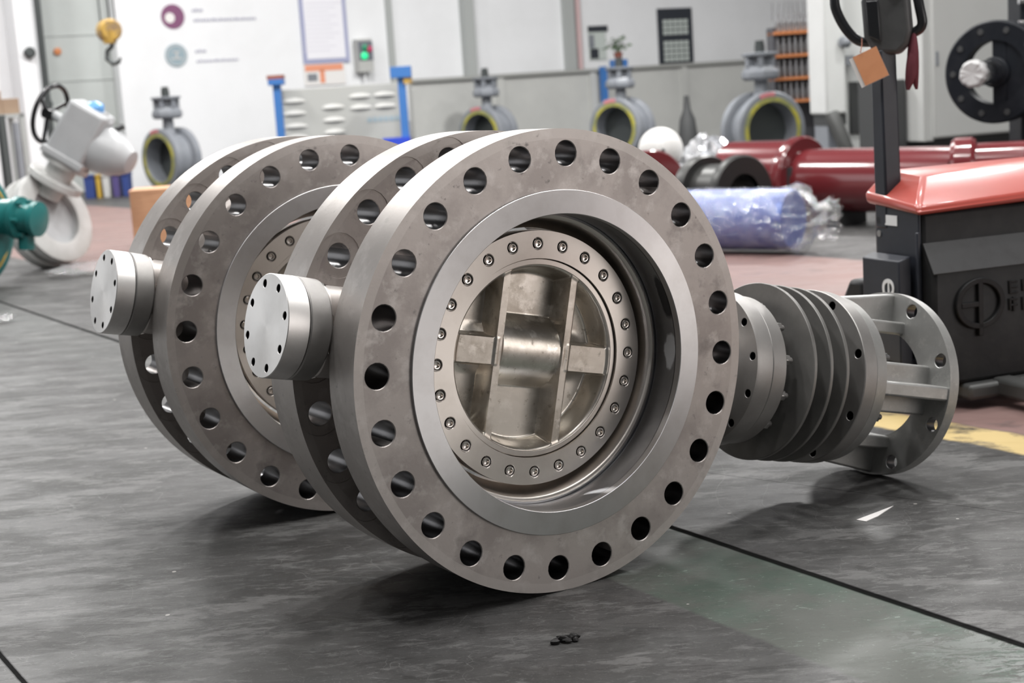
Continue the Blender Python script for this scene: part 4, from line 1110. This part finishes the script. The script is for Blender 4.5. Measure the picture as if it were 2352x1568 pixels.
# low grey partition in front of the wall, with a ledge
OUTP = 1.2
t0, z0 = wall_hit(944, 182, OUTP); t1 = wall_hit(1960, 140, OUTP)[0]
pw = wall_thing('partition', 'long low grey partition with a dark top ledge before the white wall', 'partition')
b = MB(); b.box(t0, t1, -OUTP, -OUTP + 0.10, 0, z0 - 0.05); b.build('panel', M['panel_grey'], pw)
b = MB(); b.box(t0 - 0.02, t1, -OUTP - 0.05, -OUTP + 0.35, z0 - 0.05, z0); b.build('ledge', M['ledge'], pw)
for x in (1150, 1362, 1572, 1756):
    t = wall_hit(x, 220, OUTP)[0]; b = MB(); b.box(t - 0.06, t + 0.06, -OUTP - 0.03, -OUTP, 0, z0 - 0.05); b.build('post', M['panel_grey'], pw)
t = wall_hit(1382, 190, OUTP + 0.06)[0]
b = MB(); b.box(t - 0.045, t + 0.045, -OUTP - 0.16, -OUTP - 0.07, 0, z0 + 0.02)
tag(b.build('blue_post', M['blue_paint'], matrix=wallmat(0)), 'slim blue post against the grey partition under the plant', 'post')
# potted plant on the ledge
t = wall_hit(1422, 135, OUTP - 0.15)[0]; pz = z0
pb = tag(MB().box(-0.12, 0.12, -0.09, 0.09, 0, 0.12).build('blue_box', M['blue_paint'], matrix=wallmat(t, OUTP - 0.17, pz), bevel=0.006), 'small blue box under the potted plant on the ledge', 'box')
pl = thing('potted_plant', 'bushy potted plant standing on a blue box on the partition', 'plant'); pl.matrix_world = wallmat(t, OUTP - 0.17, pz + 0.12)
b = MB(); b.lathe([(0, 0), (0, 0.05), (0.10, 0.075), (0.115, 0.08), (0.115, 0.06), (0.09, 0)], 24, axis='Z'); b.build('pot', M['terracotta'], pl)
b = MB()
for q in range(70):
    a = random.uniform(0, 2 * PI); el = random.uniform(0.1, 1.4); rr = random.uniform(0.08, 0.27)
    p = Vector((rr * math.cos(a) * math.cos(el), rr * math.sin(a) * math.cos(el) * 0.8, 0.14 + rr * math.sin(el)))
    mm = T(p) @ RZ(random.uniform(0, 6)) @ RX(random.uniform(-1.2, 1.2)) @ Matrix.Scale(random.uniform(0.7, 1.4), 4)
    b.add([(-0.045, 0, 0), (0, -0.018, 0.008), (0.05, 0, 0), (0, 0.018, 0.008)], [(0, 1, 2, 3)], mm)
    if q % 5 == 0: b.tube([(0, 0, 0.08), tuple(p * 0.6 + Vector((0, 0, 0.05))), tuple(p)], 0.004, 5)
b.build('foliage', M['leaf'], pl)

# blue framed test bench with louvred grey cabinet
Yb = 20.6; c = at(795, 300, Yb)
tb_ = thing('louvred_cabinet', 'wide grey cabinet with louvre vents between two blue stands', 'cabinet', (c.x, c.y, 0), R_(12))
sx = Yb / FPX; hz = at(795, 197, Yb).z
b = MB(); b.box(-0.82, 0.80, 0, 0.5, 0.08, hz); b.build('body', M['bench_grey'], tb_, bevel=0.01)
for (x, zs_) in ((-0.66, (0.14, 0.30, 0.47, 0.62)), (-0.15, (0.25, 0.42, 0.58)), (0.22, (0.13, 0.28)), (0.55, (0.13, 0.28))):
    for z in zs_:
        b = MB(); vs = []
        for i in range(9):
            a = PI * i / 8
            vs.append((x + 0.16 * math.cos(a), -0.002, hz - z - 0.03 + 0.055 * math.sin(a))); vs.append((x + 0.15 * math.cos(a), -0.035 * math.sin(a), hz - z - 0.03))
        b.add(vs, [(2 * i, 2 * i + 2, 2 * i + 3, 2 * i + 1) for i in range(8)]); b.build('louvre', M['louver'], tb_)
b = MB(); 
for i in range(6): b.box(0.30 + 0.075 * i, 0.355 + 0.075 * i, -0.006, 0, hz - 0.50, hz - 0.44)
b.build('lettering', M['slate'], tb_)
b = MB(); b.box(-0.8, 0.78, 0.03, 0.47, 0, 0.08); b.build('plinth', M['machine_dark'], tb_)
for (x, ytop, y1, wd, lab, cap) in ((645, 172, 195, 0.20, 'blue stand with dark red cap left of the louvred cabinet', 'terracotta'), (931, 152, 178, 0.27, 'taller blue stand with square blue head right of the louvred cabinet', 'blue_paint')):
    p = at(x, 300, 20.2); zt = at(x, ytop, 20.2).z; zb = at(x, y1, 20.2).z
    st = thing('blue_stand', lab, 'stand', (p.x, p.y, 0), 0, 'blue stands beside the louvred cabinet')
    b = MB(); b.box(-0.05, 0.05, -0.05, 0.05, 0.03, zb); b.build('post', M['blue_paint'], st)
    b = MB(); b.box(-wd / 2, wd / 2, -0.1, 0.1, zb, zt - (0.05 if cap == 'terracotta' else 0)); b.build('head', M['blue_paint'], st, bevel=0.005)
    if cap == 'terracotta':
        b = MB(); b.box(-wd / 2 - 0.01, wd / 2 + 0.0, -0.1, 0.1, zt - 0.05, zt); b.build('cap', M[cap], st)
    else:
        b = MB(); b.box(0.03, 0.14, -0.08, 0.0, zb - 0.08, zb); b.build('clamp', M['hook_yellow'], st)
        b = MB(); b.box(-0.30, 0.06, -0.12, 0.12, 0.40, 0.50); b.build('arm', M['bright_blue'], st, label='bright blue shelf arm')
    b = MB(); b.box(-0.2, 0.2, -0.2, 0.2, 0, 0.03); b.build('foot', M['blue_paint'], st)

# dark stool-like base before the partition
p = at(1580, 300, 19.5)
o = MB(); o.lathe([(0, 0), (0, 0.16), (0.25, 0.13), (0.5, 0.10), (0.62, 0.05), (0.80, 0.03), (0.80, 0)], 20, axis='Z')
tag(o.build('tapered_stand', M['machine_dark'], None, (p.x, p.y, 0)), 'dark tapered stand against the grey partition behind the foil bundle', 'stand')

# ------------------------------------------------------------------ tool rack and machines at the right
Yr = 16.8; c = at(1838, 300, Yr); ztop = at(1838, 66, Yr).z
rk = thing('tool_rack', 'dark tool rack with orange shelf edges holding rows of tool holders', 'rack', (c.x, c.y, 0), R_(8))
RW = 0.27
for x in (-RW, RW - 0.03):
    b = MB(); b.box(x, x + 0.03, 0.0, 0.22, 0, ztop + 0.03); b.build('upright', M['rack_dark'], rk)
b = MB(); b.box(-RW, RW, 0.19, 0.21, 0.1, ztop); b.build('back_panel', M['rack_dark'], rk)
pitch = 0.245; proto = None
for r_ in range(4):
    z = ztop - 0.02 - pitch * r_
    b = MB(); b.box(-RW, RW, -0.04, 0.20, z - 0.03, z); b.build('shelf', M['tool_orange'], rk)
    for k in range(7):
        x = -RW + 0.06 + 0.066 * k
        if proto is None:
            b = MB(); b.lathe([(0, 0), (0, 0.022), (0.05, 0.029), (0.11, 0.029), (0.115, 0.020), (0.19, 0.014), (0.19, 0)], 14, axis='Z'); b.v = [(v[0], v[1], v[2]) for v in b.v]
            proto = o = tag(b.build('tool_holder', M['tool_steel']), 'x', 'tool holder', 'tool holders in the rack')
        else:
            o = proto.copy(); COL.objects.link(o)
        o.location = Vector((c.x, c.y, 0)) + RZ(R_(8)) @ Vector((x, 0.03, z))
        o['label'] = 'steel tool holder on shelf %s of the dark tool rack' % ('one at the top', 'two from the top', 'three from the top', 'four at the bottom')[r_]
b = MB()
for k in range(9): b.tube([(-0.24 + 0.06 * k, 0.1, ztop + 0.10), (-0.235 + 0.06 * k + 0.02 * math.sin(k), 0.1, ztop + 0.30)], 0.008, 8)
b.build('pegs', M['tool_steel'], rk)

Ym = 14.5; c = at(1940, 300, Ym)
mw = thing('white_machine', 'white machine column with dark lower panel behind the truck handle', 'machine', (c.x, c.y, 0), R_(10))
def mx_(x): return (x - 1940) * Ym / FPX
zb = at(1910, 262, Ym).z
b = MB(); b.box(mx_(1886), mx_(1936), -0.12, 0.3, zb, 3.2); b.build('column', M['machine_white'], mw, bevel=0.02)
b = MB(); b.box(mx_(1930), mx_(2105), 0.05, 0.6, 0.0, 3.2); b.build('housing', M['machine_white'], mw, bevel=0.02)
zp0, zp1 = at(1960, 308, Ym).z, at(1960, 188, Ym).z
b = MB(); b.box(mx_(1957), mx_(2096), 0.02, 0.06, zp0, zp1); b.build('dark_panel', M['machine_dark'], mw, bevel=0.008)
b = MB(); b.box(mx_(1942), mx_(1962), -0.06, 0.06, at(1950, 150, Ym).z, at(1950, 128, Ym).z); b.tube([(mx_(1962), -0.02, at(1950, 140, Ym).z), (mx_(1985), -0.05, at(1985, 165, Ym).z), (mx_(1990), 0.05, at(1990, 200, Ym).z)], 0.025, 10); b.build('bracket', M['valve_grey'], mw)
b = MB(); b.tube([(mx_(1900), -0.1, zb), (mx_(1905), -0.16, zb - 0.10), (mx_(1925), -0.2, zb - 0.36)], 0.07, 14); b.build('hose', M['rail_grey'], mw)
b = MB(); b.box(mx_(1893), mx_(1935), -0.1, 0.28, zb - 0.10, zb); b.build('column_base', M['machine_dark'], mw)
b = MB(); b.box(mx_(1880), mx_(1945), -0.15, 0.35, 0, 0.20); b.box(mx_(1895), mx_(1935), -0.05, 0.28, 0.2, zb - 0.1); b.build('foot', M['valve_grey'], mw)
b = MB(); b.ball((mx_(1932), -0.15, at(1932, 98, Ym).z), 0.06, 0.05, 0.05, n=14, jit=0.5); b.build('coolant_nozzle', M['valve_grey'], mw)

Yc = 11.8; c = at(2146, 300, Yc)
cb = thing('machine_cabinet', 'big pale grey machine cabinet at the right edge', 'cabinet', (c.x, c.y, 0), R_(18))
zbt = at(2160, 318, Yc).z
b = MB(); b.box(0, 2.2, 0, 1.0, zbt, 3.2); b.build('body', M['cabinet'], cb, bevel=0.02)
b = MB(); b.box(-0.07, 0.02, 0.03, 0.6, zbt - 0.02, 3.2); b.build('door_edge', M['cabinet'], cb, bevel=0.01)
b = MB(); b.box(0.05, 2.1, 0.1, 0.95, 0, zbt); b.build('plinth', M['machine_dark'], cb)
b = MB(); b.box(0.025, 0.045, -0.01, 0.0, at(2150, 150, Yc).z, at(2150, 118, Yc).z); b.build('handle', M['valve_grey'], cb)
b = MB(); b.box(-0.24, -0.08, 0.25, 0.7, 0, at(2110, 180, Yc).z); b.build('side_unit', M['machine_dark'], cb, bevel=0.01)

# black valve with silver shaft at the right edge
Yd = 8.6; c = at(2290, 165, Yd)
bv = thing('black_valve', 'black disc-shaped valve on a post with a silver wrapped shaft', 'valve', (c.x, c.y, 0))
axd = Vector((-0.62, -0.785, 0)).normalized()
A = T((0, 0, c.z)) @ rot_to(axd)
Rd = 0.285; b = MB()
# rim and cross shaped web leaving windows
b.lathe([(-0.05, 0.175), (-0.05, 0.275), (-0.04, Rd), (0.04, Rd), (0.05, 0.275), (0.05, 0.175)], 72, A, close=True)
b.build('disc', M['disc_black'], bv)
b = MB(); b.box(-0.035, 0.035, -0.015, 0.065, -0.2, 0.2, A); b.box(-0.035, 0.035, -0.2, 0.0, -0.055, 0.055, A)
b.lathe([(-0.03, 0), (-0.03, 0.085), (0.045, 0.085), (0.055, 0.08), (0.055, 0)], 40, A); b.box(-0.03, 0.03, 0.06, 0.19, -0.19, 0.19, A); b.build('web', M['disc_black'], bv, bevel=0.008)
b = MB(); b.lathe([(0.05, 0), (0.05, 0.066), (0.34, 0.066), (0.35, 0.06), (0.35, 0)], 40, A); sh = b.build('shaft', M['shiny_steel'], bv)
b = MB(); b.lathe([(0.305, 0.067), (0.315, 0.072), (0.36, 0.074), (0.375, 0.06), (0.375, 0)], 26, A); b.v = [(v[0] + random.uniform(-.004, .004), v[1] + random.uniform(-.004, .004), v[2] + random.uniform(-.004, .004)) for v in b.v]; b.build('shaft_wrap', M['wrap_paper'], sh, label='white crinkled wrapping over the shaft end', smooth=15)
b = MB()
for k in range(10):
    a = 2 * PI * k / 10; b.lathe([(0.05, 0), (0.05, 0.018), (0.056, 0.016), (0.056, 0)], 12, A @ T((0, 0.235 * math.cos(a), 0.235 * math.sin(a))))
b.build('bolt', M['machine_dark'], bv)
xr = 0.145
b = MB(); b.box(xr - 0.0, xr + 0.22, 0.02, 0.26, 0.0, 2.2); b.build('post', M['disc_black'], bv, bevel=0.02)
b = MB()
for z in (0.42, 1.18, 1.30): b.tube([(xr - 0.02, 0.0, z), (xr + 0.12, 0.0, z)], 0.016, 10)
b.tube([(xr + 0.06, -0.02, 1.02), (xr + 0.02, -0.03, 1.22)], 0.012, 8)
b.build('fitting', M['shiny_steel'], bv)
b = MB(); b.box(xr - 0.2, xr + 0.4, -0.2, 0.45, 0, 0.03); b.build('base_plate', M['disc_black'], bv)
